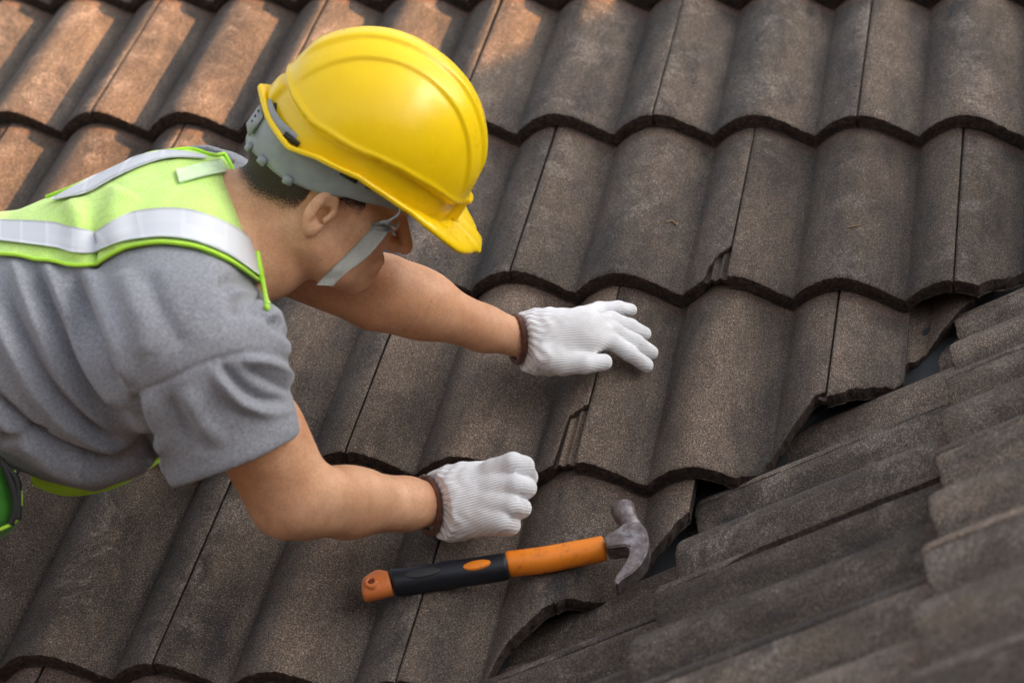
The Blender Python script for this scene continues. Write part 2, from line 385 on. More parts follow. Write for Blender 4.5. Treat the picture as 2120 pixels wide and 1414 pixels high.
ROWN = {-2: 'course above the photo', -1: 'thin course along the top edge',
        0: 'first full course from the top', 1: 'second full course, behind the hat', 2: 'course under the left glove',
        3: 'course the hammer lies on', 4: 'lowest course, bottom left'}
ORD = ['rightmost', 'second from the right', 'third from the right', 'fourth from the right', 'fifth from the right', 'sixth from the right', 'seventh from the right', 'eighth from the right', 'ninth from the right']
SPECIAL = {(1, -1): 'tile with a small broken corner over a ribbed lap, above the left glove',
           (2, -2): 'brown tile with a large broken corner showing ribs, below the left glove',
           (2, 0): 'pale brown tile right of the left glove, cut along the valley',
           (2, 2): 'narrow sawn-off tile strip at the valley, right of a dark straight joint',
           (3, -1): 'tile under the hammer head with a long jagged edge over a dark hole',
           (1, 1): 'grey speckled tile with a dry twig, chipped at its lower right edge',
           (1, 3): 'tile at the right edge of the photo where two roof slopes meet'}
GA = 'roof tiles of the main slope'
PALE = {(2, -2): .85, (2, 0): .95, (3, -1): .75, (2, 2): .55, (1, -1): .35, (1, 1): .5, (3, -3): .4, (2, -4): .5, (0, 2): .35, (0, 4): .5}
def tiles_A():
    seed = 1
    for j in (-2, -1, 0, 1, 2, 3, 4):
        va = -j * EXPO; par = abs(j) % 2; placed = []
        for i in range(-13, 8):
            if (i % 2) != par: continue
            ua = i * PW; seed += 1; kw = {}
            if ua < -1.75 + .0: continue
            if j == 3 and i >= 1: continue
            if j == 2 and i >= 4: continue
            if j == 4 and ua > -.25: continue
            if j <= 0 and ua > 1.0: continue
            if j == 1 and i > 3: continue
            cut = cut_val
            if (j, i) == (3, -1): cut = cut_c3
            if (j, i) == (3, -3): cut = None
            if (j, i) == (2, 0): cut = cut_c2a
            if (j, i) == (2, 2): cut = cut_c2b; kw['uend'] = A_uv(1873, 680)[0]
            if (j, i) == (2, -2): cut = brk_c2
            if (j, i) == (1, -1): cut = brk_c1
            if (j, i) == (1, 1): cut = chip_c1
            if cut is cut_val and cut_val(ua + .3) < va: cut = None
            o = make_tile('concrete_tile', frA, ua, va, cut, seed=seed, **kw)
            if o: placed.append((i, o))
            if o: o.color = (PALE.get((j, i), .12 + .2 * random.random()), 0, 0, 1)
        placed.sort(key=lambda q: -q[0])
        vis = placed
        for k, (i, o) in enumerate(vis):
            if (j, i) in SPECIAL: lab = SPECIAL[(j, i)]
            else:
                sun = 'sunlit' if (j in (-1, 0) and i <= -6) or (j == 1 and i <= -7) else 'dark'
                lab = '%s roof tile, %s in the %s' % (sun, ORD[min(k, 8)], ROWN[j])
            tag(o, lab, 'roof tile', GA)
    # the loose fragment lying lower beside the sawn strip
    a = A_uv(1876, 650)[0]
    o = make_tile('concrete_tile', frA, a, -2 * EXPO + .06, lambda u: cut_frag(u), uend=a + .085, seed=77, drop=.022, phase=.03)
    if o: tag(o, 'small smooth reddish tile fragment with a crumbled slanting edge, at the valley', 'roof tile', GA)
tiles_A()

# second slope, on the right
SB0 = -.022                                   # crest phase across the slope
def phaseB(a): return a
c0 = B_st(1617, 902)                         # sawn end next to the valley (across, upslope)
def cutB(a): return (-(a - .30)) / cp_ + .03
NTB = 0
def tiles_B():
    global NTB
    labs = {0: 'upper course', 1: 'middle course', 2: 'lower course', -1: 'highest course'}
    t1 = B_st(1957, 777)[1]
    for j in (-1, 0, 1, 2):
        ta = t1 - j * (EXPO); k = 0; SB = SB0
        for i in range(-4, 14):
            aa = .3 * i + .008 + SB         # across = -Y: grows towards the viewer
            cut = cutB if cutB(aa) > ta - .02 else None
            if cutB(aa + .3) > ta + EXPO + .05: continue
            if aa > 2.4 or (j == 2 and aa > 1.9): continue
            gap = None
            if j == 1 and abs(aa + .3 - (.9 + .008 + SB)) < .02:
                gap = lambda V: .016 * np.clip((V - .09) / .03, 0, 1) * np.clip((.40 - V) / .05, 0, 1) * (1 + .3 * vnoise(V, 5, 90))
            o = make_tile('concrete_tile', frB, aa, ta, cut, seed=200 + NTB, phase=SB, gap=gap)
            NTB += 1
            if not o: continue
            o.color = (random.choice([.1, .3, .7]), 0, 0, 1)
            k += 1
            nth = ['nearest the valley', 'second from the valley', 'third from the valley', 'fourth from the valley', 'fifth from the valley', 'sixth from the valley', 'seventh from the valley', 'eighth from the valley', 'ninth from the valley', 'tenth from the valley', 'eleventh from the valley', 'twelfth from the valley'][k - 1]
            adj = 'cracked greyish' if gap else ('blurred dark brown' if i > 4 else 'grey-brown')
            tag(o, '%s tile on right-hand slope, %s in its %s' % (adj, nth, labs[j]), 'roof tile', 'roof tiles of the right-hand slope')
tiles_B()

# roof structure beneath
def slab(name, fr, a0, a1, t0, t1, n0, n1, mat, parent=None):
    V = np.array([(a, t, n) for n in (n0, n1) for t in (t0, t1) for a in (a0, a1)])
    F = [(0, 2, 3, 1), (4, 5, 7, 6), (0, 1, 5, 4), (2, 6, 7, 3), (0, 4, 6, 2), (1, 3, 7, 5)]
    o = link(name, mesh_np(name, V, F, mat, smooth=False), parent); o.matrix_world = Matrix(fr(0, 0).tolist()); return o
def poly_plate(name, pts, th, mat, nrm):
    P = np.array(pts, float); n = len(P); V = np.concatenate([P, P - np.asarray(nrm) * th])
    F = [tuple(range(n)), tuple(range(2 * n - 1, n - 1, -1))] + [(i, i + n, (i + 1) % n + n, (i + 1) % n) for i in range(n)]
    me = mesh_np(name, V, F, mat, smooth=False); fix_normals(me); return link(name, me)
# valley line: meeting of the two deck planes
dA, dB = -.125, BO - .125
VD = np.array([1, 1, math.tan(PITCH)]); VD = VD / np.linalg.norm(VD)
def valley_pt(na, nb, Y):
    # solve NA.X=na, BN.X=nb, X.y=Y
    return np.linalg.solve(np.array([NA, BN, [0, 1, 0]]), np.array([na, nb, Y]))
RL = 3.36
def deck():
    a = valley_pt(dA, dB, -1.9); b = valley_pt(dA, dB, 2.2)
    A3 = b + np.array([-4.5, 0, 0]); A4 = a + np.array([-3.5, 0, 0])
    tag(poly_plate('main_roof_deck', [a, b, A3, A4], .04, M_DECK, NA), kind='structure')
    x = VAL[0] + RL
    def onB(y, xx): return np.linalg.solve(np.array([BN, [0, 1, 0], [1, 0, 0]]), np.array([dB, y, xx]))
    tag(poly_plate('side_roof_deck', [a, onB(-1.9, x), onB(2.2, x), b], .04, M_DECK, BN), kind='structure')
deck()
def flashing():
    r = empty('valley_flashing', valley_pt(-.09, BO - .09, -.5), 'grey metal valley gutter sheet showing between the cut tiles of the two slopes', 'flashing')
    base = np.array(r.location)
    for sgn in (0, 1):
        na, nb = -.088, BO - .088
        a = valley_pt(na, nb, -1.6); b = valley_pt(na, nb, 1.5)
        dirn = -np.cross(NA, VD) if sgn == 0 else np.cross(BN, VD)
        dirn = dirn / np.linalg.norm(dirn)
        if sgn == 0 and dirn[0] > 0: dirn = -dirn
        if sgn == 1 and dirn[0] < 0: dirn = -dirn
        nrm = NA if sgn == 0 else BN
        w = .13
        prof_ = [(0, 0), (.02, .001), (.05, .001), (w - .012, .001), (w - .008, .008), (w - .002, .008), (w, .002)]
        V = []
        for q in (a, b):
            for (dd, hh) in prof_: V.append(q + dirn * dd + nrm * hh - base)
        n = len(prof_); F = [(i, i + 1, n + i + 1, n + i) for i in range(n - 1)]
        me = mesh_np('gutter_wing', V, F, M_FLASH, smooth=False); o = link('gutter_wing', me, r)
flashing()
def wavy(name, fr, a0, a1, t0, t1, phase, h0):
    """the rest of a slope, out of the picture, as one tiled surface"""
    us = np.arange(a0, a1, .015); ts = []
    vs = []; k0 = math.ceil((t0) / EXPO)
    v = t0; V = []
    rows = []
    n = int((t1 - t0) / EXPO)
    for k in range(n):
        rows += [(t0 + k * EXPO, 1.0), (t0 + (k + 1) * EXPO - .001, 0.0)]
    P = []
    for u in us:
        for (t, s) in rows: P.append((u, t, prof(u - phase) + TILT * s - TILT + h0))
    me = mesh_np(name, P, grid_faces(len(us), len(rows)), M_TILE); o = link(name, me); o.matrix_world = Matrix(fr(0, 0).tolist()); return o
t1b = B_st(1957, 777)[1]
tag(wavy('upper_roof_tiling', frB, -2.2, 2.4, t1b + 2 * EXPO, (VAL[0] + RL) / cp_ + .1, SB0, 0), kind='structure')
# ridge cap rolls at the top of the side slope
def ridge():
    xr = VAL[0] + RL; z = None
    pr = np.linalg.solve(np.array([BN, [0, 1, 0], [1, 0, 0]]), np.array([BO, 0, xr]))
    V = []; na, nb = 14, 2
    for y in (-2.6, 2.3):
        for k in range(na):
            a = PI * k / (na - 1); V.append((xr + .13 * math.cos(a), y, pr[2] - .03 + .12 * math.sin(a)))
    F = [(k, k + 1, na + k + 1, na + k) for k in range(na - 1)] + [tuple(range(na)), tuple(range(2 * na - 1, na - 1, -1))]
    tag(link('roof_ridge', mesh_np('roof_ridge', V, F, M_TILE)), kind='structure')
    # gable wall under the far side so that the roof is a body
    V = [(xr, -2.5, -2.9), (xr, 2.2, -2.9), (xr, 2.2, pr[2] - .06), (xr, -2.5, pr[2] - .06)]
    V += [(x + .2, y, z) for x, y, z in V]
    F = [(0, 1, 2, 3), (7, 6, 5, 4), (0, 4, 5, 1), (1, 5, 6, 2), (2, 6, 7, 3), (3, 7, 4, 0)]
    tag(link('rear_wall', mesh_np('rear_wall', V, F, M_WALL, smooth=False)), kind='structure')
ridge()
def plain_box(name, lo, hi, mat, parent=None):
    V = [(x, y, z) for z in (lo[2], hi[2]) for y in (lo[1], hi[1]) for x in (lo[0], hi[0])]
    F = [(0, 2, 3, 1), (4, 5, 7, 6), (0, 1, 5, 4), (2, 6, 7, 3), (0, 4, 6, 2), (1, 3, 7, 5)]
    return link(name, mesh_np(name, V, F, mat, smooth=False), parent)
blocker = empty('sunblocker', (2.3, -.55, .6), 'added unseen chimney with a flat cap on the upper side slope, beyond the photo', 'sunblocker')  # added out of view to keep direct sun off the hat and vest
plain_box('sunblocker_shaft', (-.28, -.42, -.35), (.28, .42, .74), M_WALL, blocker); plain_box('sunblocker_cap', (-.34, -.48, .742), (.34, .48, .82), M_WALL, blocker)
tag(plain_box('sky_block_wall', (-9, -9.4, -2.9), (9, -9.1, 3.6), M_SKYBLOCK), kind='structure')  # unseen wall added behind the camera to cut low sky light
g = 120
tag(link('ground', mesh_np('ground', [(-g, -g, -2.9), (g, -g, -2.9), (g, g, -2.9), (-g, g, -2.9)], [(0, 1, 2, 3)], M_PAVE, smooth=False)), kind='structure')
# battens seen through the hole at the valley
for q, (ua_, ub_, vv_) in enumerate([(-.45, .12, -1.10), (-.30, .42, -.76)]):
    o = slab('batten', frA, ua_, ub_, vv_ - .018, vv_ + .018, -.118, -.094, M_WOOD)
    tag(o, ['dark timber batten in the hole beneath the hammer', 'dark timber batten in the gap right of the pale cut tile'][q], 'batten')
#PERSON#
# ================================================================== person
def K(x, y, d): return np.array([(x - IW / 2) * d / FPX, -(y - IH / 2) * d / FPX, -d])     # camera-aligned metres
def toW(p): return CW + np.asarray(p) @ CAX                                               # camera-aligned -> world
def px_of(P): return np.stack([IW / 2 + FPX * P[..., 0] / -P[..., 2], IH / 2 - FPX * P[..., 1] / -P[..., 2]], -1)
def cone(P, a, b, ra, rb):
    a = np.asarray(a, float); b = np.asarray(b, float); ab = b - a; L = ab @ ab
    t = np.clip(((P[0] - a[0]) * ab[0] + (P[1] - a[1]) * ab[1] + (P[2] - a[2]) * ab[2]) / L, 0, 1)
    return np.sqrt((P[0] - a[0] - t * ab[0]) ** 2 + (P[1] - a[1] - t * ab[1]) ** 2 + (P[2] - a[2] - t * ab[2]) ** 2) - (ra + (rb - ra) * t)
def smin(a, b, k):
    h = np.maximum(k - np.abs(a - b), 0); return np.minimum(a, b) - h * h / (4 * k)
def smax(a, b, k): return -smin(-a, -b, k)
def ell(P, c, M, r):
    """ellipsoid at c, rows of M its axes, radii r"""
    d = [P[i] - c[i] for i in range(3)]
    q = [(d[0] * M[i][0] + d[1] * M[i][1] + d[2] * M[i][2]) for i in range(3)]
    k0 = np.sqrt(sum((q[i] / r[i]) ** 2 for i in range(3))) + 1e-9; k1 = np.sqrt(sum((q[i] / r[i] ** 2) ** 2 for i in range(3))) + 1e-9
    return k0 * (k0 - 1) / k1
def nets(f, ax, ay, az):
    """surface nets on a rectilinear grid"""
    P = np.meshgrid(ax, ay, az, indexing='ij', sparse=True)
    D = f(P).astype(np.float32); S = D < 0
    X, Y, Z = len(ax), len(ay), len(az)
    c = np.zeros((X - 1, Y - 1, Z - 1), np.int8)
    for i in (0, 1):
        for j in (0, 1):
            for k in (0, 1): c += S[i:X - 1 + i, j:Y - 1 + j, k:Z - 1 + k]
    cells = np.argwhere((c > 0) & (c < 8)); idx = -np.ones(c.shape, np.int64); idx[tuple(cells.T)] = np.arange(len(cells))
    acc = np.zeros((len(cells), 3)); cnt = np.zeros(len(cells)); cor = [(i, j, k) for i in (0, 1) for j in (0, 1) for k in (0, 1)]
    A = [ax, ay, az]
    def g(o): return D[cells[:, 0] + o[0], cells[:, 1] + o[1], cells[:, 2] + o[2]]
    def pos(o): return np.stack([A[q][cells[:, q] + o[q]] for q in range(3)], -1)
    for o in cor:
        for q in range(3):
            if o[q]: continue
            p = list(o); p[q] = 1; a, b = g(o), g(p); m = (a < 0) != (b < 0)
            t = np.where(m, a / np.where(m, a - b, 1), 0)[:, None]
            acc += np.where(m[:, None], pos(o) * (1 - t) + pos(p) * t, 0); cnt += m
    V = acc / cnt[:, None]; F = []
    for q in range(3):
        r, s = (q + 1) % 3, (q + 2) % 3
        lo = [slice(0, n) for n in (X, Y, Z)]; hi = list(lo)
        lo[q] = slice(0, (X, Y, Z)[q] - 1); hi[q] = slice(1, (X, Y, Z)[q])
        e = S[tuple(lo)] != S[tuple(hi)]; E_ = np.argwhere(e); E_ = E_[(E_[:, r] > 0) & (E_[:, s] > 0) & (E_[:, r] < (X, Y, Z)[r] - 1) & (E_[:, s] < (X, Y, Z)[s] - 1)]
        if not len(E_): continue
        ins = S[tuple(E_.T)]
        def cid(dr, ds):
            c2 = E_.copy(); c2[:, r] -= dr; c2[:, s] -= ds; return idx[tuple(c2.T)]
        Q = np.stack([cid(1, 1), cid(0, 1), cid(0, 0), cid(1, 0)], -1); Q[~ins] = Q[~ins][:, ::-1]; F.append(Q)
    return V, np.concatenate(F)
def vnormals(V, F):
    n = np.cross(V[F[:, 2]] - V[F[:, 0]], V[F[:, 3]] - V[F[:, 1]]); N = np.zeros_like(V)
    for k in range(4): np.add.at(N, F[:, k], n)
    return N / (np.linalg.norm(N, axis=1, keepdims=True) + 1e-12)
def relax(V, F, it, lam=.5):
    e = np.concatenate([F[:, [i, (i + 1) % 4]] for i in range(4)])
    for _ in range(it):
        S = np.zeros_like(V); C = np.zeros(len(V)); np.add.at(S, e[:, 0], V[e[:, 1]]); np.add.at(C, e[:, 0], 1)
        S2 = np.zeros_like(V); np.add.at(S2, e[:, 1], V[e[:, 0]]); C2 = np.zeros(len(V)); np.add.at(C2, e[:, 1], 1)
        V = V * (1 - lam) + lam * (S + S2) / (C + C2)[:, None]
    return V
def seg_d(p, a, b):
    a = np.asarray(a, float); b = np.asarray(b, float); ab = b - a; t = np.clip(((p - a) @ ab) / (ab @ ab), 0, 1)
    return np.linalg.norm(p - a - t[:, None] * ab, axis=1), t
def poly_d(p, pts):
    best = np.full(len(p), 1e9); bt = np.zeros(len(p)); n = len(pts) - 1
    for i in range(n):
        d, t = seg_d(p, pts[i], pts[i + 1]); m = d < best; best[m] = d[m]; bt[m] = (i + t[m]) / n
    return best, bt
def inpoly(p, poly):
    poly = np.asarray(poly, float); c = np.zeros(len(p), bool); j = len(poly) - 1
    for i in range(len(poly)):
        a, b = poly[i], poly[j]
        m = ((a[1] > p[:, 1]) != (b[1] > p[:, 1])); x = (b[0] - a[0]) * (p[:, 1] - a[1]) / ((b[1] - a[1]) + 1e-12) + a[0]
        c ^= m & (p[:, 0] < x); j = i
    return c
def smooth_poly(pts, n=60, closed=False):
    P = np.array(pts, float); m = len(P); out = []
    for i in range(m - 1):
        p0, p1, p2, p3 = P[max(i - 1, 0)], P[i], P[i + 1], P[min(i + 2, m - 1)]
        k = max(2, int(n / (m - 1)))
        for t in np.linspace(0, 1, k, endpoint=False):
            out.append(.5 * ((2 * p1) + (p2 - p0) * t + (2 * p0 - 5 * p1 + 4 * p2 - p3) * t * t + (3 * p1 - p0 - 3 * p2 + p3) * t ** 3))
    out.append(P[-1]); return np.array(out)

ROOT = toW(K(120, 1000, 2.60)) - 0
person = empty('person', ROOT, 'man in yellow hard hat, lime vest and white gloves leaning over the roof', 'person')
def put(name, V, F, mats, parent=person, base=ROOT, **kw):
    """camera-aligned vertices -> mesh part"""
    me = mesh_np(name, toW(V) - base, F, mats, **kw); return link(name, me, parent)
def tube_pts(pts, r, n=8, prof_=None):
    P = np.array(pts, float); T = np.gradient(P, axis=0); T /= np.linalg.norm(T, axis=1, keepdims=True) + 1e-12
    ref = np.array([0, 0, 1.]) if abs(T[0][2]) < .9 else np.array([0, 1., 0]); V = []
    rr = np.broadcast_to(r, (len(P),)); N = ref - T[0] * (ref @ T[0]); N /= np.linalg.norm(N)
    for i in range(len(P)):
        N = N - T[i] * (N @ T[i]); N /= np.linalg.norm(N); B = np.cross(T[i], N)
        for k in range(n):
            a = 2 * PI * k / n; V.append(P[i] + rr[i] * (math.cos(a) * N + math.sin(a) * B))
    m = len(P); F = [(i * n + k, i * n + (k + 1) % n, (i + 1) * n + (k + 1) % n, (i + 1) * n + k) for i in range(m - 1) for k in range(n)]
    F += [tuple(range(n))[::-1], tuple((m - 1) * n + k for k in range(n))]
    return np.array(V), F
def sheet(G, th, offdir=None):
    """grid of points (a,b,3) -> closed thin plate"""
    a, b = G.shape[:2]; du = np.gradient(G, axis=0); dv = np.gradient(G, axis=1); N = np.cross(du, dv); N /= np.linalg.norm(N, axis=2, keepdims=True) + 1e-12
    if N[a // 2, b // 2, 2] < 0: N = -N
    T = (G + N * th).reshape(-1, 3); B = G.reshape(-1, 3); n = a * b; F = grid_faces(a, b); F = F + [tuple(i + n for i in f)[::-1] for f in F]
    ring = [i * b for i in range(a)] + [(a - 1) * b + j for j in range(1, b)] + [i * b + b - 1 for i in range(a - 2, -1, -1)] + [j for j in range(b - 2, 0, -1)]
    F += [(ring[i], ring[(i + 1) % len(ring)], ring[(i + 1) % len(ring)] + n, ring[i] + n) for i in range(len(ring))]
    return np.concatenate([T, B]), F
def nrm(v): v = np.array(v, float); return v / np.linalg.norm(v)

# head frame (camera-aligned): forward, right, up
HF = nrm((.88, -.39, -.25)); HU = np.array((.45, .87, .2)); HU = nrm(HU - HF * (HU @ HF)); HR = np.cross(HF, HU)
HO = K(660, 400, 2.45)
def H(f, r, u): return HO + HF * f + HR * r + HU * u
HM = [HF, HR, HU]
# joints
SHR, ELR, WRR = K(400, 640, 2.26), K(598, 1030, 2.34), K(903, 1043, 2.515)
SHL, ELL, WRL = K(455, 470, 2.58), K(768, 607, 2.585), K(1078, 701, 2.70)
XS = np.array([-900, -700, -500, -300, 0, 100, 200, 300, 370, 450, 520, 575]); TOPY = np.array([560, 520, 492, 470, 441, 410, 372, 326, 312, 330, 400, 500]); BOTY = np.array([1040, 1010, 960, 905, 935, 985, 1008, 960, 900, 800, 700, 560])
HALFW = np.array([.16, .165, .17, .18, .19, .19, .195, .20, .195, .17, .10, .03]); TD = 2.42
XM = (XS - IW / 2) * TD / FPX
def torso(P, off=0.0, narrow=1.0):
    x = P[0]; top = -(np.interp(x, XM, TOPY) - IH / 2) * TD / FPX; bot = -(np.interp(x, XM, BOTY) - IH / 2) * TD / FPX
    cy = (top + bot) / 2; Hh = (top - bot) / 2 * narrow + off; a = np.interp(x, XM, HALFW) * narrow + off; ph = math.radians(26)
    b = np.sqrt(np.maximum(Hh ** 2 - (a * math.sin(ph)) ** 2, .02 ** 2)) / math.cos(ph)
    y = P[1] - cy; z = P[2] + 2.46
    qa = (-math.sin(ph) * y + math.cos(ph) * z) / a; qb = (math.cos(ph) * y + math.sin(ph) * z) / b
    r = (np.abs(qa) ** 2.3 + np.abs(qb) ** 2.3) ** (1 / 2.3)
    d = (r - 1) * np.maximum(np.minimum(a, b), .05)
    return np.maximum(d, np.maximum(x - K(580, 0, TD)[0], K(-860, 0, TD)[0] - x))

def body_sdf(P):
    d = np.maximum(torso(P, -.03, .93), P[0] - K(470, 0, TD)[0])
    d = smin(d, cone(P, K(400, 500, 2.47), K(600, 440, 2.46), .082, .058), .05)                       # neck
    d = smin(d, cone(P, K(420, 560, 2.43), K(552, 538, 2.45), .055, .046), .05)
    # head
    h = ell(P, H(-.006, 0, .050), HM, (.098, .076, .088))
    h = smin(h, ell(P, H(.042, 0, -.020), HM, (.058, .060, .062)), .03)
    h = smin(h, cone(P, H(.045, .030, -.058), H(.078, .0, -.072), .022, .019), .03); h = smin(h, cone(P, H(.045, -.030, -.058), H(.078, .0, -.072), .022, .019), .03)
    h = smin(h, cone(P, H(.005, .052, -.045), H(.05, .04, -.065), .018, .018), .03); h = smin(h, cone(P, H(.005, -.052, -.045), H(.05, -.04, -.065), .018, .018), .03)
    for s in (-1, 1):
        h = smin(h, cone(P, H(.060, s * .042, -.010), H(.075, s * .030, -.016), .014, .014), .02)    # cheekbones
        h = smin(h, cone(P, H(.088, s * .038, .030), H(.097, s * .010, .030), .008, .009), .014)      # brow
        h = smax(h, -ell(P, H(.100, s * .031, .010), HM, (.014, .015, .010)), .010)                   # eye sockets
        h = smin(h, ell(P, H(.084, s * .031, .010), HM, (.0125, .013, .0125)), .002)
    h = smin(h, cone(P, H(.099, 0, .020), H(.121, 0, -.016), .006, .0105), .010)                      # nose
    for s in (-1, 1): h = smin(h, cone(P, H(.108, s * .011, -.020), H(.105, s * .012, -.018), .0075, .0075), .006)
    h = smin(h, cone(P, H(.099, -.016, -.043), H(.099, .016, -.043), .0065, .0065), .008); h = smin(h, cone(P, H(.096, -.014, -.053), H(.096, .014, -.053), .0075, .0075), .006)
    h = smax(h, -cone(P, H(.109, -.022, -.0480), H(.109, .022, -.0480), .004, .004), .004)
    for s in (1, -1):                                                                                # ears
        ex = nrm(HF * .93 + HU * -.18 - HR * s * .22); eu = nrm(HU * .95 + HF * -.22 + HR * s * .10); eu = nrm(eu - ex * (eu @ ex)); er = np.cross(ex, eu)
        c = H(.000, s * .077, -.004)
        e = ell(P, c, (ex, er, eu), (.0175, .0075, .0295)); e = smax(e, -ell(P, c + er * s * .007 + ex * .0015, (ex, er, eu), (.0128, .0055, .0220)), .003); e = smax(e, -ell(P, c + er * s * .002 + ex * .007 - eu * .002, (ex, er, eu), (.010, .009, .012)), .003)
        e = smin(e, ell(P, c - eu * .024 + ex * .004, (ex, er, eu), (.009, .006, .011)), .006)
        e = smin(e, cone(P, c + ex * .010 - eu * .006 + er * s * .002, c + ex * .013 + eu * .004 + er * s * .002, .004, .004), .004)
        e = smin(e, cone(P, c - ex * .007 - eu * .012 + er * s * .004, c - ex * .007 + eu * .012 + er * s * .004, .0028, .0028), .003)
        h = smin(h, e, .004)
    d = smin(d, h, .022)
    # arms
    mid = (SHR + ELR) / 2
    r = cone(P, SHR, ELR, .054, .042); r = smin(r, cone(P, K(545, 905, 2.30), K(590, 990, 2.33), .046, .042), .03)
    r = smin(r, cone(P, ELR, K(720, 1040, 2.41), .041, .039), .018); r = smin(r, cone(P, K(720, 1040, 2.41), K(840, 1043, 2.475), .039, .032), .02); r = smin(r, cone(P, K(840, 1043, 2.475), WRR, .030, .0265), .012)
    r = smin(r, cone(P, K(598, 1052, 2.345), K(640, 1060, 2.36), .022, .022), .03); r = smin(r, cone(P, K(640, 1010, 2.33), K(770, 1022, 2.41), .022, .020), .02)
    r = smin(r, cone(P, WRR, K(960, 1045, 2.545), .0265, .025), .006)
    l = cone(P, SHL, ELL, .052, .043); l = smin(l, cone(P, K(800, 600, 2.60), K(870, 628, 2.62), .043, .040), .03); l = smin(l, cone(P, K(775, 632, 2.585), K(795, 640, 2.60), .022, .020), .02)
    l = smin(l, cone(P, K(860, 628, 2.62), K(1000, 680, 2.67), .039, .030), .03); l = smin(l, cone(P, K(1000, 680, 2.67), WRL, .029, .0245), .012)
    l = smin(l, cone(P, WRL, K(1130, 705, 2.71), .0245, .024), .006); l = l
    d = smin(d, smin(r, l, .01), .03)
    d = smin(d, cone(P, K(-500, 720, 2.46), K(-700, 760, 2.46), .15, .16), .05)
    return d
def axis_(lo, hi, step, fine=None):
    if fine is None: return np.arange(lo, hi + step, step)
    a, b, s = fine; return np.concatenate([np.arange(lo, a, step), np.arange(a, b, s), np.arange(b, hi + step, step)])
ax = axis_(K(-860, 0, 2.4)[0], K(1150, 0, 2.75)[0], .0055, (K(480, 0, 2.45)[0], K(880, 0, 2.45)[0], .0022))
ax = np.concatenate([np.arange(K(-860, 0, 2.4)[0], K(0, 0, 2.45)[0], .012), ax[ax >= K(0, 0, 2.45)[0]]])
ay = axis_(K(0, 1140, 2.4)[1], K(0, 250, 2.4)[1], .0055, (K(0, 600, 2.45)[1], K(0, 380, 2.45)[1], .0022))
az = axis_(-2.80, -2.15, .006, (-2.56, -2.36, .0026))
V, F = nets(body_sdf, ax, ay, az); V = relax(V, F, 2, .4)
BODY_V, BODY_F = V, F
body = put('body', V, F, M_SKIN)
def bvh(V, F): return BVHTree.FromPolygons([Vector(v) for v in V.tolist()], [tuple(map(int, f)) for f in F])
BODY_T = bvh(V, F)
def hit(tree, x, y, off=0.0, default=None):
    d = nrm(K(x, y, 1.0)); loc, nn, i, t = tree.ray_cast(Vector((0, 0, 0)), Vector(d.tolist()))
    q = 0
    while loc is None and q < 12:
        q += 1; d = nrm(K(x, y + 3 * q, 1.0)); loc, nn, i, t = tree.ray_cast(Vector((0, 0, 0)), Vector(d.tolist()))
    if loc is None:
        d = nrm(K(x, y, 1.0)); loc, nn, i, t = tree.find_nearest(Vector((d * (default or 2.42)).tolist()))
    n = np.array(nn); n = n if n @ d < 0 else -n
    return np.array(loc) + n * off

# hair
def hair_sdf(P):
    h = ell(P, H(-.008, 0, .052), HM, (.0995, .0778, .0900)); dd = [P[i] - HO[i] for i in range(3)]
    f = dd[0] * HF[0] + dd[1] * HF[1] + dd[2] * HF[2]; u = dd[0] * HU[0] + dd[1] * HU[1] + dd[2] * HU[2]; r = np.abs(dd[0] * HR[0] + dd[1] * HR[1] + dd[2] * HR[2])
    nz = .003 * np.sin(f * 900) * np.sin(r * 700 + u * 500)
    low = np.where(f < -.018, np.interp(f, [-.14, -.112, -.095, -.073, -.03, -.018], [.06, .028, -.020, -.028, -.022, -.008]), .030 + .0 * f) - .0 + np.where((f > .014) & (f < .046), -.020, 0)
    low = low + np.maximum(f - .05, 0) * 1.6
    nape = np.minimum(h, np.where((f < .05) & (r < .083) & (u > -.09) & (u < .06) & ((f < -.022) | (f > .016)), body_sdf(P) - .0020, 1.0))
    return np.maximum(nape, (low - .014 - u) * .8)
V, F = nets(hair_sdf, axis_(HO[0] - .13, HO[0] + .13, .0026), axis_(HO[1] - .12, HO[1] + .16, .0026), axis_(HO[2] - .1, HO[2] + .1, .003)); V = relax(V, F, 1)
dd = V - HO; f = dd @ HF; u = dd @ HU; low = np.where(f < -.018, np.interp(f, [-.14, -.112, -.095, -.073, -.03, -.018], [.06, .028, -.020, -.028, -.022, -.008]), .030) + np.where((f > .014) & (f < .046), -.020, 0) + np.maximum(f - .05, 0) * 1.6
put('hair', V, F, M_HAIR, uv=np.stack([f, (u - low + .014) / .040], -1))
for s in (-1, 1):                                                                 # eyes, looking down at the roof
    me = bmesh.new(); bmesh.ops.create_uvsphere(me, u_segments=16, v_segments=10, radius=.0118)
    Vv = np.array([v.co[:] for v in me.verts]) + H(.0868, s * .031, .0085); Fv = [[v.index for v in f.verts] for f in me.faces]; me.free()
    put('eye', Vv, Fv, M_EYE if False else plain('eye', (.5, .46, .42), .2))
    Vt, Ft = tube_pts([H(.104 - .010 * abs(t - .5) * 2, s * (.016 + .034 * t), .030 + .004 * math.sin(PI * t)) for t in np.linspace(0, 1, 8)], np.array([.001, .002, .0024, .0026, .0026, .0022, .0016, .0008]))
    put('eyebrow', Vt, Ft, M_BLACK)

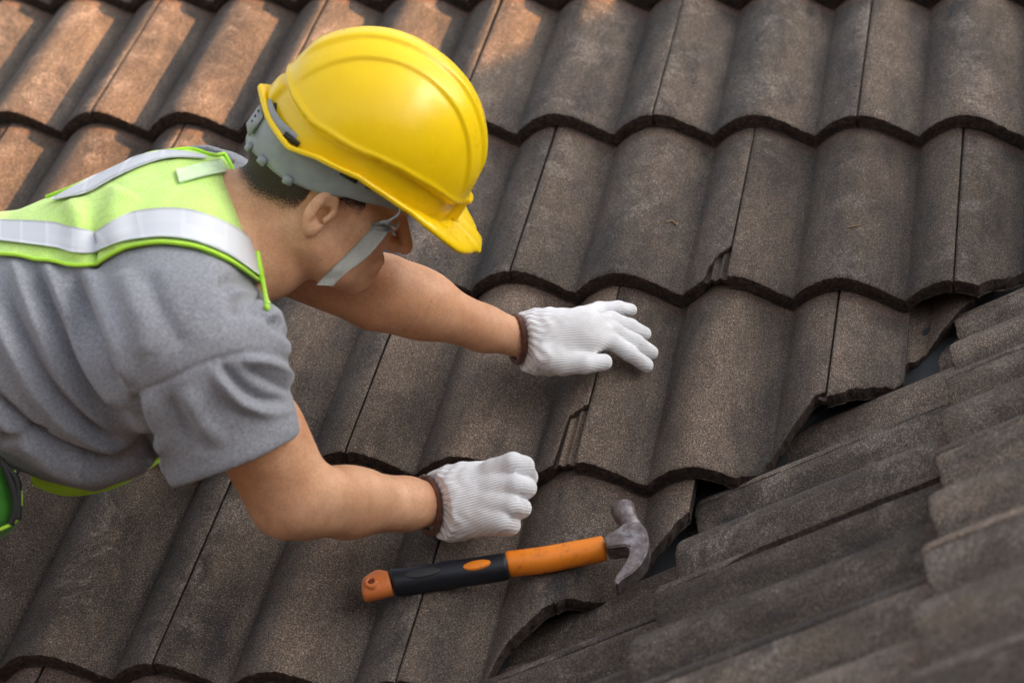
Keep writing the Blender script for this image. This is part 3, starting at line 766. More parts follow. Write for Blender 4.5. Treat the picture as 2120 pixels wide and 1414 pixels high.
# ---------------------------------------------------------------- shirt
HEM_A, HEM_B = K(352, 1003, 2.26), K(632, 892, 2.26)
SLV_AX = nrm(K(500, 985, 2.30) - K(425, 660, 2.24)); HEMC = K(497, 952, 2.275)
def shirt_sdf(P):
    d = torso(P)
    d = smin(d, cone(P, K(425, 575, 2.33), K(395, 705, 2.26), .080, .085), .07)
    s = cone(P, K(402, 700, 2.255), K(508, 1010, 2.30), .087, .076)
    d = smin(d, s, .05)
    s2 = cone(P, K(440, 440, 2.60), K(600, 545, 2.60), .08, .07); ax_ = nrm(K(640, 560, 2.60) - K(440, 440, 2.6)); q = K(585, 530, 2.60)
    s2 = np.maximum(s2, (P[0] - q[0]) * ax_[0] + (P[1] - q[1]) * ax_[1] + (P[2] - q[2]) * ax_[2])
    d = smin(d, s2, .04)
    # hem of the sleeve: cut and hollow
    hn = nrm(K(470, 1040, 2.36) - K(425, 700, 2.25)); hn = nrm(np.array([.37, -.92, -.10]))
    pl = (P[0] - HEMC[0]) * hn[0] + (P[1] - HEMC[1]) * hn[1] + (P[2] - HEMC[2]) * hn[2]
    side = np.minimum(s - .012, 9)
    cutreg = np.maximum(pl, s - .02)
    d = np.where((s < .02) & (pl > -.12), np.maximum(d, pl), d)
    inner = np.maximum(cone(P, K(402, 700, 2.255), K(508, 1010, 2.30), .077, .066), -(pl + .022))
    d = np.maximum(d, -inner)
    # neck hole
    nk = nrm((.954, .299, .0)); c_ = K(508, 462, 2.462)
    cut = np.maximum(np.maximum(-(P[2] + 2.56), (K(0, 630, 2.40)[1] - P[1]) * .8 + (P[0] - K(556, 0, 2.40)[0]) * .3), -((P[0] - c_[0]) * nk[0] + (P[1] - c_[1]) * nk[1] + (P[2] - c_[2]) * nk[2]))
    d = smax(d, -cut, .03)
    return d
t0 = K(-860, 0, 2.4)[0]
ax = np.concatenate([np.arange(t0, K(-40, 0, 2.42)[0], .012), np.arange(K(-40, 0, 2.42)[0], K(680, 0, 2.4)[0], .0036)])
V, F = nets(shirt_sdf, ax, axis_(K(0, 1075, 2.4)[1], K(0, 270, 2.4)[1], .0036), axis_(-2.78, -2.12, .0045)); V = relax(V, F, 4, .5)
N = vnormals(V, F); px = px_of(V)
# creases: (amplitude mm, half width px, points)
FOLDS = [(-1.8, 5, [(276, 822), (300, 806), (345, 790), (400, 762), (475, 737), (535, 729), (606, 744)]),
 (6, 22, [(270, 800), (240, 700), (210, 620), (185, 560)]), (-5, 12, [(255, 800), (215, 715), (180, 640), (150, 560)]),
 (7, 16, [(262, 850), (215, 790), (165, 700), (120, 600), (95, 545)]), (-7, 13, [(268, 872), (205, 815), (150, 740), (105, 640), (70, 545)]),
 (6, 16, [(270, 905), (190, 850), (130, 780), (85, 690), (45, 590), (30, 540)]), (-6, 12, [(250, 915), (165, 862), (100, 790), (50, 700), (10, 600)]),
 (7, 18, [(300, 925), (200, 915), (120, 860), (60, 790), (10, 700), (-40, 600)]),
 (-10, 12, [(320, 900), (260, 935), (180, 945), (100, 915), (40, 870), (-30, 800)]),
 (8, 22, [(330, 935), (260, 965), (180, 980), (110, 955), (50, 905), (-20, 850)]),
 (-6, 16, [(100, 898), (50, 900), (0, 905)]),
 (-6, 14, [(275, 815), (285, 850), (300, 890), (318, 930), (330, 960)]), (3.5, 22, [(300, 815), (320, 870), (345, 940), (362, 990)]),
 (6, 14, [(440, 765), (480, 820), (530, 850), (580, 858), (612, 845)]), (-5, 12, [(460, 755), (500, 800), (545, 828), (600, 830)]),
 (5, 12, [(500, 745), (550, 750), (590, 770), (612, 795)]), (-4, 10, [(515, 765), (560, 790), (608, 812)]),
 (5, 26, [(380, 800), (420, 880), (480, 940), (560, 950)]), (-4, 22, [(350, 820), (400, 910), (460, 970)]),
 (-5, 16, [(455, 595), (490, 580), (530, 600)]), (4, 14, [(470, 615), (510, 600), (545, 625)]), (-4, 12, [(480, 650), (530, 645), (575, 680)]),
 (5, 20, [(560, 640), (585, 700), (600, 735)]), (-3, 26, [(300, 560), (330, 640), (380, 720)]), (3, 30, [(250, 560), (280, 640), (310, 740)]),
 (-4, 10, [(596, 700), (575, 690), (560, 660)]), (5, 10, [(618, 860), (600, 872), (560, 880)]),
 (-5, 12, [(200, 480), (197, 520), (195, 560)]), (4, 24, [(150, 420), (170, 480), (160, 540)]), (4, 30, [(260, 400), (240, 450), (250, 520)])]
disp = np.zeros(len(V)); near = N[:, 2] > -.3
for A_, w_, pts in FOLDS:
    w_ *= .82
    d, t = poly_d(px, smooth_poly(pts, 18)); m = (d < w_ * 3)
    disp += np.where(m, A_ * .0019 * np.exp(-(d / w_) ** 2) * np.clip(np.minimum(t, 1 - t) * 6 + .15, 0, 1), 0)
hd = nrm(np.array([.37, -.92, -.10])); pl = (V - HEMC) @ hd; disp *= np.where((px[:, 0] > 340) & (px[:, 1] > 820), np.clip((-pl - .026) / .03, 0, 1), 1)
disp += .0011 * np.sin(V[:, 0] * 48 - V[:, 1] * 30 + 2.2 * np.sin(V[:, 1] * 22 + 1)) * (.5 + .5 * np.sin(V[:, 0] * 17 + V[:, 1] * 13)) * (px[:, 1] < 900)
disp += .0008 * np.sin(V[:, 0] * 55 + 3 * np.sin(V[:, 1] * 30)) * np.sin(V[:, 1] * 60 + V[:, 2] * 40)
V = V + N * (disp * np.clip(N[:, 2] * 1.5 + .6, 0, 1))[:, None]
V = relax(V, F, 1, .25)
shirt = put('shirt', V, F, M_SHIRT); SHIRT_T = bvh(V, F); SV, SF = V, F

# ---------------------------------------------------------------- vest
OUT_E = [(-900, 590), (-400, 560), (0, 530), (60, 538), (120, 549), (195, 556), (225, 538), (262, 520), (310, 511), (350, 510), (410, 520), (470, 545), (520, 575), (548, 598)]
NECK_E = [(340, 303), (400, 314), (435, 327), (462, 323), (478, 360), (500, 420), (518, 462), (530, 498), (538, 540), (546, 580), (556, 632)]
VP = np.array(OUT_E[:-1] + [(545, 595), (550, 632), (556, 634)] + NECK_E[::-1] + [(330, 200), (-900, 250)], float)
Nn = vnormals(SV, SF); fc = px_of(SV[SF].mean(1)); sel = inpoly(fc, VP) & (SV[SF].mean(1)[:, 0] > t0 + .02)
FF = SF[sel]; used = np.unique(FF); remap = -np.ones(len(SV), int); remap[used] = np.arange(len(used)); FF = remap[FF]
Vv = SV[used]; Nv = Nn[used]; pxv = px_of(Vv)
eg = {}
for f in FF:
    for i in range(4):
        a, b = int(f[i]), int(f[(i + 1) % 4]); kk = (min(a, b), max(a, b)); eg[kk] = eg.get(kk, 0) + 1
bd = np.array(sorted({i for kk, c in eg.items() if c == 1 for i in kk}))
def snap(ids):
    line = np.array(VP); q = pxv[ids]; best = np.full(len(ids), 1e9); tgt = q.copy()
    for i in range(len(line) - 1):
        a, b = line[i], line[i + 1]; ab = b - a; t = np.clip(((q - a) @ ab) / (ab @ ab + 1e-9), 0, 1); c = a + t[:, None] * ab; d = np.linalg.norm(q - c, axis=1)
        m = d < best; best[m] = d[m]; tgt[m] = c[m]
    m = best < 12; dep = -Vv[ids][:, 2]; new = np.stack([(tgt[:, 0] - IW / 2) * dep / FPX, -(tgt[:, 1] - IH / 2) * dep / FPX, -dep], -1)
    Vv[ids[m]] = new[m]
snap(bd)
Vv = Vv + Nv * .004
nV = len(Vv); inner = Vv - Nv * .0025; F2 = [tuple(f) for f in FF] + [tuple(int(i) + nV for i in f[::-1]) for f in FF]
vest = put('safety_vest', np.concatenate([Vv, inner]), F2, M_LIME)
VEST_T = bvh(Vv, FF)
def edge_tube(name, pts, r, mat, parent, n=90, off=.003, tree=None, flat=1.0):
    r = r * .82
    C_ = [hit(SHIRT_T, x, y, off + (.003 if tree is None else 0)) for x, y in smooth_poly(pts, n)]
    C_ = np.array(C_)
    zm = np.median(C_[:, 2])
    for i in range(1, len(C_)):
        if np.linalg.norm(C_[i] - C_[i - 1]) > .12: C_[i] = C_[i - 1]
    for _ in range(3): C_[1:-1] = (C_[:-2] + C_[1:-1] * 2 + C_[2:]) / 4
    Vt, Ft = tube_pts(C_, r, 8); return put(name, Vt, Ft, mat, parent)
def chained(o, parent):                      # sub-parts sit at their part's own origin
    o.parent = parent; return o
edge_tube('edge_binding', [(-60, 538), (0, 533), (60, 539), (120, 550), (195, 556), (225, 539), (262, 521), (310, 512), (350, 511), (410, 521), (470, 546), (520, 576), (546, 600), (549, 622)], .0028, M_LIMEB, vest)
edge_tube('edge_binding', [(458, 326), (464, 335), (478, 364), (500, 420), (516, 462), (528, 496)], .0030, M_LIMEB, vest, 40)
C_ = []
for x, y in smooth_poly([(530, 500), (538, 540), (545, 580), (551, 612), (555, 638)], 24):
    q = hit(SHIRT_T, x - 22, y, .004); C_.append(K(x - 2, y, -q[2] + .004))
C_ = np.array(C_)
for _ in range(8): C_[1:-1] = (C_[:-2] + C_[1:-1] * 2 + C_[2:]) / 4
Vt, Ft = tube_pts(C_, .0032); put('edge_binding', Vt, Ft, M_LIMEB, vest)
edge_tube('edge_binding', [(100, 414), (180, 379), (250, 343), (300, 323), (345, 309), (400, 318), (436, 331), (458, 326)], .0026, M_LIMEB, vest, 40)
def tape(name, topc, botc, mat, parent, off=.0035, tree=None, nu=90, nv=9, th=.0012, uvl=None):
    T_ = smooth_poly(topc, nu); B_ = smooth_poly(botc, nu)
    k = np.linspace(0, 1, nu)
    T_ = np.stack([np.interp(k, np.linspace(0, 1, len(T_)), T_[:, q]) for q in (0, 1)], -1); B_ = np.stack([np.interp(k, np.linspace(0, 1, len(B_)), B_[:, q]) for q in (0, 1)], -1)
    G = np.zeros((nu, nv, 3))
    for i in range(nu):
        for j in range(nv):
            q = T_[i] + (B_[i] - T_[i]) * j / (nv - 1); G[i, j] = hit(tree or VEST_T, q[0], q[1], off)
    for _ in range(2): G[1:-1] = (G[:-2] + 2 * G[1:-1] + G[2:]) / 4
    Vt, Ft = sheet(G, th)
    L = np.concatenate([[0], np.cumsum(np.linalg.norm(np.diff(G[:, nv // 2], axis=0), axis=1))])
    uv = np.stack([np.repeat(L[:, None], nv, 1), np.repeat(np.linspace(.02, .98, nv)[None], nu, 0)], -1).reshape(-1, 2); uv[:, 0] *= 1.0
    return put(name, Vt, Ft, mat, parent, uv=np.concatenate([uv, uv]))
tape('reflective_stripe', [(-60, 460), (0, 461), (89, 464), (140, 470), (190, 484), (212, 478), (267, 447), (333, 437), (380, 438), (416, 446), (475, 470), (527, 506)],
     [(-60, 500), (0, 503), (89, 513), (140, 520), (190, 528), (238, 507), (285, 500), (333, 496), (380, 500), (416, 509), (475, 535), (537, 575)], M_REFL, vest)
tape('reflective_stripe', [(110, 417), (190, 374), (258, 340), (312, 323), (360, 318), (424, 329)], [(112, 420), (183, 404), (238, 374), (306, 344), (360, 332), (424, 334)], M_REFL, vest, nv=5, nu=50)
tape('collar_label', [(363, 358), (410, 346), (452, 336)], [(371, 385), (415, 373), (463, 360)], M_LABEL, vest, nu=14, nv=8)
# loose front flap of the vest under the belly
fl_t = smooth_poly([(60, 960), (150, 985), (240, 975), (310, 945), (345, 900), (352, 860)], 40); fl_b = smooth_poly([(70, 1000), (120, 1019), (170, 1021), (235, 1006), (300, 972), (350, 936)], 40)
G = np.zeros((40, 8, 3))
for i in range(40):
    a, b = fl_t[min(i, len(fl_t) - 1)], fl_b[min(i, len(fl_b) - 1)]
    for j in range(8):
        t = j / 7; q = a + (b - a) * t; G[i, j] = K(q[0], q[1], 2.50 - .02 * math.sin(PI * t))
Vt, Ft = sheet(G, .003); put('vest_flap', Vt, Ft, M_LIMEB, vest)
# sleeve hem band and collar rib
edge_tube('collar_rib', [(395, 310), (430, 312), (462, 322), (482, 338)], .0055, M_SHIRT, shirt, 20, off=.002, tree=SHIRT_T)

# ---------------------------------------------------------------- trousers and boots (beyond the frame)
def pants_sdf(P):
    d = cone(P, K(-560, 730, 2.46), K(-760, 770, 2.46), .16, .175)
    for s, z in ((1, 2.32), (-1, 2.60)):
        kz = z + (.06 if s < 0 else 0)
        d = smin(d, cone(P, K(-760, 790, z), K(-500, 1130 if s > 0 else 1010, kz), .105, .075), .05)
        d = smin(d, cone(P, K(-500, 1130 if s > 0 else 1010, kz), K(-1150, 1120 if s > 0 else 1010, kz + .0), .072, .05), .03)
    return d
V, F = nets(pants_sdf, axis_(-1.40, -.66, .010), axis_(-.42, .12, .010), axis_(-2.85, -2.1, .010)); put('trousers', V, F, M_JEANS)
for y_, z_ in ((1120, 2.32), (1010, 2.66)):
    def boot(P): return smin(cone(P, K(-1130, y_, z_), K(-1240, y_ - 10, z_), .05, .048), cone(P, K(-1240, y_, z_), K(-1250, y_ + 130, z_ - .02), .046, .038), .03)
    c = K(-1190, y_ + 60, z_)
    V, F = nets(boot, axis_(c[0] - .13, c[0] + .13, .008), axis_(c[1] - .15, c[1] + .13, .008), axis_(c[2] - .09, c[2] + .11, .008)); put('boot', V, F, M_BOOT)
# tool pouch hanging at the waist, its rim just inside the frame
pb = toW(K(-30, 1100, 2.40))
pouch = empty('tool_pouch', pb, 'bright green pouch with black straps hanging at the waist in the lower left', 'tool pouch')
def pouch_sdf(P): return smin(cone(P, K(-30, 1010, 2.36), K(-25, 1050, 2.36), .038, .038), cone(P, K(-60, 1000, 2.40), K(-50, 1050, 2.40), .04, .04), .03)
V, F = nets(pouch_sdf, axis_(-.70, -.55 + .03, .003), axis_(-.27, -.10, .003), axis_(-2.47, -2.30, .004)); put('pouch_body', V, F, M_GREEN, pouch, pb)
PT = bvh(V, F)
for nm, pts, r, mt in (('strap', [(2, 952), (18, 985), (30, 1020), (33, 1060), (22, 1085)], .0042, M_BLACK), ('strap', [(-10, 940), (8, 960), (34, 990), (40, 1030), (38, 1075)], .0036, M_BLACK), ('rim_binding', [(28, 975), (41, 1010), (42, 1050), (30, 1080), (0, 1096)], .0022, M_LIMEB)):
    C_ = np.array([K(x, y, 2.325) for x, y in smooth_poly(pts, 24)]); Vt, Ft = tube_pts(C_, r); put(nm, Vt, Ft, mt, pouch, pb)

# ---------------------------------------------------------------- hard hat
QF = nrm((.81, -.54, -.22)); QU = np.array((.55, .74, .36)); QU = nrm(QU - QF * (QU @ QF)); QR = np.cross(QF, QU); QC = K(744, 326, 2.44)
def Q(f, r, u): return QC + np.multiply.outer(f, QF) + np.multiply.outer(r, QR) + np.multiply.outer(u, QU)
def rim_h(a):                                  # a: angle from the front, 0..pi
    return np.interp(a, np.radians([0, 25, 45, 70, 90, 112, 128, 150, 180]), [.004, .006, .013, .017, .019, .008, -.007, -.004, .004])
def hat(shell=0.0, na=288, nt=84):
    a = np.linspace(0, 2 * PI, na, endpoint=False); aa = np.where(a > PI, 2 * PI - a, a)
    t = np.linspace(0, 1, nt) ** 1.15
    A_, T_ = np.meshgrid(a, t, indexing='ij'); AA = np.where(A_ > PI, 2 * PI - A_, A_)
    th = T_ * PI / 2; rho = np.cos(th) ** .88; z = np.sin(th)
    Hc = .150; f = np.cos(A_); r = np.sin(A_)
    Rf = np.where(f > 0, .134, .132); Rr = .109
    hh = rim_h(AA)
    F_ = rho * f * Rf; R_ = rho * r * Rr; U_ = hh * (1 - z) ** 1.3 + z * Hc
    # outward direction
    nf, nr, nu = f * rho / Rf, r * rho / Rr, z / Hc; ln = np.sqrt(nf ** 2 + nr ** 2 + nu ** 2) + 1e-9; nf, nr, nu = nf / ln, nr / ln, nu / ln
    sm = lambda x, e, w: 1 / (1 + np.exp(-(x - e) / w))
    up = sm(U_, hh * .0 + .055, .004)
    d = .0040 * sm(-np.abs(R_), -.046, .0006) * sm(U_, .055, .006) + .0050 * sm(-np.abs(R_), -.016, .0007) * sm(U_, .075, .004)
    step = .026 + .010 * sm(AA, math.radians(112), .08) * 0 + np.interp(AA, np.radians([0, 30, 55, 75, 95, 110, 130, 160, 180]), [.004, .004, .010, .010, .003, .003, .010, .012, .010])
    d = d + .0075 * sm(U_ - hh * .8, step, .0009) - .0075
    rib = sm(U_ - hh * .8, step - .001, .001) * sm(-(U_ - hh * .8), -(step + .005), .0012)
    d = d + .0022 * rib
    boss = sm(-np.abs(R_), -.016, .0012) * sm(-(U_), -.036, .0015) * sm(U_, .004, .0015) * (f > 0)
    d = d + .011 * boss
    boss2 = sm(-np.abs(R_), -.030, .0015) * sm(-(U_), -.030, .002) * (f < 0) * sm(U_, .003, .001)
    d = d + .008 * boss2
    F_, R_, U_ = F_ + nf * d, R_ + nr * d, U_ + nu * d
    # brim rows
    fl = .010 + np.interp(aa, np.radians([0, 15, 30, 45, 58, 75, 150, 180]), [.040, .039, .034, .022, .008, .0, .0, .004])
    rows = []; base = np.stack([F_[:, 0], R_[:, 0], U_[:, 0]], -1)
    for s, dz in ((1.0, -.003), (1.01, .0), (.95, .0025), (.7, .0026), (.45, .002), (.2, .0015)):
        k = fl * s; droop = np.interp(aa, np.radians([0, 30, 60, 180]), [-.012, -.009, 0, 0]) * s ** 2
        rows.append(np.stack([base[:, 0] + np.cos(a) * k, base[:, 1] + np.sin(a) * k * 1.0, base[:, 2] + droop + dz * 1.0], -1))
    P_ = np.concatenate([np.stack(rows, 1), np.stack([F_, R_, U_], -1)], 1)
    n = P_.shape[1]
    under = [np.stack([base[:, 0] + np.cos(a) * fl * s * .98, base[:, 1] + np.sin(a) * fl * s * .98, base[:, 2] + np.interp(aa, np.radians([0, 30, 60, 180]), [-.012, -.009, 0, 0]) * s ** 2 - .0035], -1) for s in (.9, .4, -.1)]
    ins = []
    for q in np.linspace(0.02, 1, 24):
        th = q * PI / 2; ins.append(np.stack([np.cos(a) * math.cos(th) * (np.where(np.cos(a) > 0, .134, .132) - .010), np.sin(a) * math.cos(th) * .099, rim_h(aa) * (1 - math.sin(th)) + math.sin(th) * .139], -1))
    I_ = np.stack(under[::1] + ins, 1)
    All = np.concatenate([P_[:, ::-1], I_], 1)     # crown ... rim, under, inside crown
    m = All.shape[1]; V_ = All.reshape(-1, 3); Fq = [q[::-1] for q in grid_faces(na, m, 0, True)]
    return Q(V_[:, 0], V_[:, 1], V_[:, 2]), Fq
V, F = hat(); hard_hat = put('hard_hat', V, F, M_HAT); fix_normals(hard_hat.data)
# headband: ring with a wide nape piece
def band():
    a = np.linspace(0, 2 * PI, 160, endpoint=False); aa = np.where(a > PI, 2 * PI - a, a); G = []
    up = np.interp(aa, np.radians([0, 60, 90, 140, 180]), [.02, .02, .012, .006, .01]); lo = np.interp(aa, np.radians([0, 60, 85, 100, 120, 140, 160, 180]), [-.004, -.008, -.018, -.034, -.046, -.048, -.054, -.056])
    for t in np.linspace(0, 1, 10):
        u = up + (lo - up) * t; k = (1 + .02 * math.sin(PI * t)) * (1 + .085 * np.sin(2 * a) ** 2 * (np.cos(a) < 0))
        for_ = np.where(np.cos(a) > 0, .098, .127)
        G.append(np.stack([np.cos(a) * for_ * k * (1 - .05 * t) - .002, np.sin(a) * .0875 * k * (1 - .02 * t), u], -1))
    G = np.stack(G, 1); inn = G * np.array([.975, .972, 1]); A2 = np.concatenate([G, inn[:, ::-1]], 1); m = A2.shape[1]
    Vb = A2.reshape(-1, 3); Fb = [(i * m + j, i * m + (j + 1) % m, ((i + 1) % 160) * m + (j + 1) % m, ((i + 1) % 160) * m + j) for i in range(160) for j in range(m)]
    o = put('headband', Q(Vb[:, 0], Vb[:, 1], Vb[:, 2]), Fb, M_GREYP, hard_hat); fix_normals(o.data)
    return G
GB = band()
def box_on(c, ax3, size, bev=.001):
    bm = bmesh.new(); bmesh.ops.create_cube(bm, size=1.0)
    for v in bm.verts: v.co = Vector((v.co.x * size[0], v.co.y * size[1], v.co.z * size[2]))
    bmesh.ops.bevel(bm, geom=bm.edges[:], offset=bev, segments=2, affect='EDGES')
    bm.verts.ensure_lookup_table(); Vb = np.array([v.co[:] for v in bm.verts]) @ np.array(ax3) + c; bm.verts.index_update(); Fb = [[v.index for v in f.verts] for f in bm.faces]; bm.free(); return Vb, Fb
def band_at(deg, t):
    i = int(deg / 360 * 160) % 160; j = t * 9; j0 = int(min(j, 8)); p = GB[i, j0] * (1 - (j - j0)) + GB[i, j0 + 1] * (j - j0); q = GB[(i + 1) % 160, j0]
    tang = nrm(q - GB[i, j0]); upv = np.array([0, 0, 1.]); n_ = np.cross(tang, upv)
    if n_[:2] @ p[:2] < 0: n_ = -n_
    tr = lambda v: v[0] * QF + v[1] * QR + v[2] * QU
    return QC + tr(p), tr(tang), tr(nrm(n_)), tr(np.cross(tang, nrm(n_)))
parts = []
for deg, t, sz in ((118, .97, (.012, .005, .010)), (136, .97, (.012, .005, .010)), (152, .97, (.010, .005, .010)), (160, .50, (.030, .004, .030))):
    c, tx, tn, tu = band_at(deg, t); Vb, Fb = box_on(c + tn * .002, (tx, tn, tu), sz); put('adjuster_lug', Vb, Fb, M_GREYP, hard_hat)
for q in range(4):
    c, tx, tn, tu = band_at(160, .30 + q * .12); Vb, Fb = box_on(c + tn * .0045, (tx, tn, tu), (.004, .0012, .003), .0004); put('peg_hole', Vb, Fb, M_BLACK, hard_hat)
for deg, t in ((128, .14), (94, .16), (76, .2)):
    c, tx, tn, tu = band_at(deg, t); Vb, Fb = box_on(c + tn * .003, (tx, tn, tu), (.022, .002, .007), .0006); put('band_slot', Vb, Fb, M_BLACK, hard_hat)
# chin strap
wire = np.array([hit(BODY_T, 824, 424, .012, 2.4), K(829, 432, 2.372), K(827, 442, 2.372), K(818, 450, 2.375), K(806, 457, 2.378), K(800, 466, 2.38)])
wire[0] = K(822, 424, 2.374)
Vt, Ft = tube_pts(smooth_poly(wire, 24), .0015); put('strap_wire', Vt, Ft, M_WIRE, hard_hat)
def strap():
    tb = smooth_poly([(772, 470), (745, 498), (712, 533), (676, 567), (655, 590)], 40); bb = smooth_poly([(808, 476), (783, 508), (752, 540), (712, 568), (690, 592)], 40)
    G = np.zeros((len(tb), 6, 3))
    for i in range(len(tb)):
        for j in range(6):
            q = tb[i] + (bb[i] - tb[i]) * j / 5; p = hit(BODY_T, q[0], q[1], .004, 2.42); d0 = 2.385 + .020 * (i / len(tb))
            G[i, j] = nrm(K(q[0], q[1], 1)) * np.linalg.norm(p) if -p[2] < 2.47 else K(q[0], q[1], 2.41)
    # one smooth depth along the strap, clear of the cheek
    Z = -G[:, :, 2].mean(1); Z = np.minimum.accumulate(Z[::-1])[::-1] * .5 + Z * .5
    for i in range(len(tb)):
        for j in range(6):
            G[i, j] *= (min(Z[i], 2.415) - .006) / -G[i, j, 2]
    for _ in range(6): G[1:-1] = (G[:-2] + 2 * G[1:-1] + G[2:]) / 4
    Vt, Ft = sheet(G, .0014); put('chin_strap', Vt, Ft, M_STRAP, hard_hat); return G
GS = strap()
c = (GS[0, 0] + GS[0, 5]) / 2; tx = nrm(GS[0, 5] - GS[0, 0]); ty = nrm(GS[3, 2] - GS[0, 2]); tz = np.cross(tx, ty)
Vb, Fb = box_on(c + tz * (.002 if tz[2] > 0 else -.002) - ty * .002, (tx, ty, tz), (.024, .012, .004), .0015); put('strap_buckle', Vb, Fb, M_WIRE, hard_hat)
Vt, Ft = tube_pts([c - tx * .012 - ty * .004, K(800, 459, 2.38), c + tx * .012 - ty * .004], .0028); put('strap_buckle', Vt, Ft, M_WIRE, hard_hat)

# ---------------------------------------------------------------- gloves
def glove(name, fingers, palm, cuffring, lo, hi, axis_dir, trim_r):
    def sdf(P):
        d = None
        for a, b, ra, rb, k in palm:
            q = cone(P, K(*a), K(*b), ra, rb); d = q if d is None else smin(d, q, k)
        ends = None
        for chain in fingers:
            f = None
            for (p, q) in zip(chain[:-1], chain[1:]):
                c_ = cone(P, K(*p[:3]), K(*q[:3]), p[3], q[3]); f = c_ if f is None else smin(f, c_, .004)
            ends = f if ends is None else smin(ends, f, .0028)
        d = smin(d, ends, .010)
        c0_, n_ = cuffring
        pl = (P[0] - c0_[0]) * n_[0] + (P[1] - c0_[1]) * n_[1] + (P[2] - c0_[2]) * n_[2]
        return np.maximum(d, -pl)
    V, F = nets(sdf, axis_(lo[0], hi[0], .0015), axis_(lo[1], hi[1], .0015), axis_(lo[2], hi[2], .0016)); V = relax(V, F, 2, .4)
    N = vnormals(V, F); ad = nrm(axis_dir); cross = nrm(np.cross(ad, (0, 0, 1.))); al = (V - cuffring[0]) @ ad; ac = (V - cuffring[0]) @ cross
    ang = np.arctan2((V - cuffring[0]) @ np.cross(ad, cross), ac)
    wr = np.exp(-(al / .035) ** 2)
    V = V + N * (.0011 * wr * np.sin(ang * 26 + 3 * np.sin(al * 120)) + .0007 * np.sin(al * 330 + 2 * np.sin(ac * 160)) * np.exp(-((al - .03) / .03) ** 2))[:, None]
    uv = np.stack([al, ac + .35 * (V - cuffring[0])[:, 2]], -1)
    return put(name, V, F, M_GLOVE, uv=uv), V
def cuff_trim(parent, c, n_, ru, rv, r):
    u1 = nrm(np.cross(n_, (0, 0, 1.))); u2 = np.cross(n_, u1); pts = [c + ru * math.cos(t) * u1 + rv * math.sin(t) * u2 for t in np.linspace(0, 2 * PI, 64)]
    rr = np.array([r * (1 + .12 * math.sin(i * 2.1)) for i in range(64)]); Vt, Ft = tube_pts(pts, rr, 8); put('cuff_trim', Vt, Ft, M_BROWN, parent)

def touch(x, y, r, lift=0.0):
    h = 0.0
    for _ in range(5):
        q = A_uv(x, y, h); t = (q[1] + 9 * EXPO) % EXPO; h = float(prof(q[0])) + TILT * (1 - t / EXPO) - TILT + r + lift
    X = on_plane(x, y, NA, h); return -float((X - CW) @ CAX.T[:, 2])
# left hand lying open on the roof (thumb towards the viewer)
D = 2.70
lf = [
 [(1218, 706, 2.668, .0125), (1262, 705, 2.650, .0118), (1302, 731, 2.650, .0106), (1338, 756, 2.664, .0097)],
 [(1220, 692, 2.675, .0125), (1270, 686, 2.650, .0118), (1315, 708, 2.655, .0106), (1348, 730, 2.672, .0097)],
 [(1218, 672, 2.685, .0120), (1265, 662, 2.665, .0114), (1305, 676, 2.672, .0102), (1334, 691, 2.688, .0094)],
 [(1205, 652, 2.70, .0112), (1240, 641, 2.692, .0104), (1280, 638, 2.700, .0096), (1306, 642, 2.712, .0088)],
 [(1130, 738, 2.655, .016), (1170, 754, 2.63, .0138), (1212, 754, 2.62, .0120), (1250, 750, 2.62, .0112)]]
for ch in lf:
    n_ = len(ch)
    for q_ in range(1, n_):
        x_, y_, z_, r_ = ch[q_]; lift = {1: .020, 2: .012, 3: 0.0}[q_] if ch is not lf[4] else {1: .038, 2: .030, 3: .020}[q_]
        ch[q_] = (x_, y_, .25 * z_ + .75 * touch(x_, y_, r_, lift), r_)
lp = [((1088, 703, 2.700), (1125, 705, 2.695), .0300, .0300, .01), ((1120, 690, 2.700), (1215, 672, 2.690), .026, .019, .03), ((1120, 712, 2.690), (1208, 704, 2.675), .026, .018, .03), ((1150, 700, 2.690), (1200, 695, 2.680), .024, .022, .03), ((1110, 725, 2.690), (1155, 745, 2.668), .022, .017, .03)]
cw = K(1076, 702, 2.698); cn = nrm((.93, .06, -.34))
gl, glv = glove('glove', lf, lp, (cw, cn), K(1060, 800, 2.7) + np.array((0, 0, -.07)), K(1370, 600, 2.7) + np.array((0, 0, .10)), nrm(K(1250, 690, 2.68) - cw), .003)
tag(gl, 'left glove spread flat with open fingers')
cuff_trim(gl, cw - cn * .005, cn, .0305, .0305, .0040)
# right hand closed over the tile edge
rf = [
 [(1022, 972, 2.475, .0135), (1062, 958, 2.462, .0125), (1085, 965, 2.470, .0120), (1094, 988, 2.500, .0110), (1078, 1000, 2.520, .010)],
 [(1025, 1006, 2.465, .0135), (1070, 1004, 2.450, .0125), (1090, 1010, 2.465, .0118), (1088, 1016, 2.500, .011)],
 [(1022, 1042, 2.458, .0135), (1060, 1046, 2.445, .0125), (1080, 1052, 2.460, .0112), (1076, 1056, 2.495, .0105)],
 [(1012, 1073, 2.455, .0130), (1040, 1080, 2.445, .0115), (1058, 1088, 2.458, .0105), (1052, 1090, 2.49, .010)],
 [(960, 985, 2.50, .015), (1010, 975, 2.515, .0125), (1050, 985, 2.530, .011)]]
rp = [((905, 1044, 2.515), (940, 1042, 2.505), .0335, .034, .01), ((940, 1015, 2.505), (1025, 990, 2.485), .026, .020, .03), ((940, 1068, 2.49), (1030, 1074, 2.462), .026, .020, .03), ((950, 1040, 2.50), (1030, 1030, 2.475), .028, .022, .03)]
cw2 = K(893, 1045, 2.508); cn2 = nrm((.88, .08, -.45))
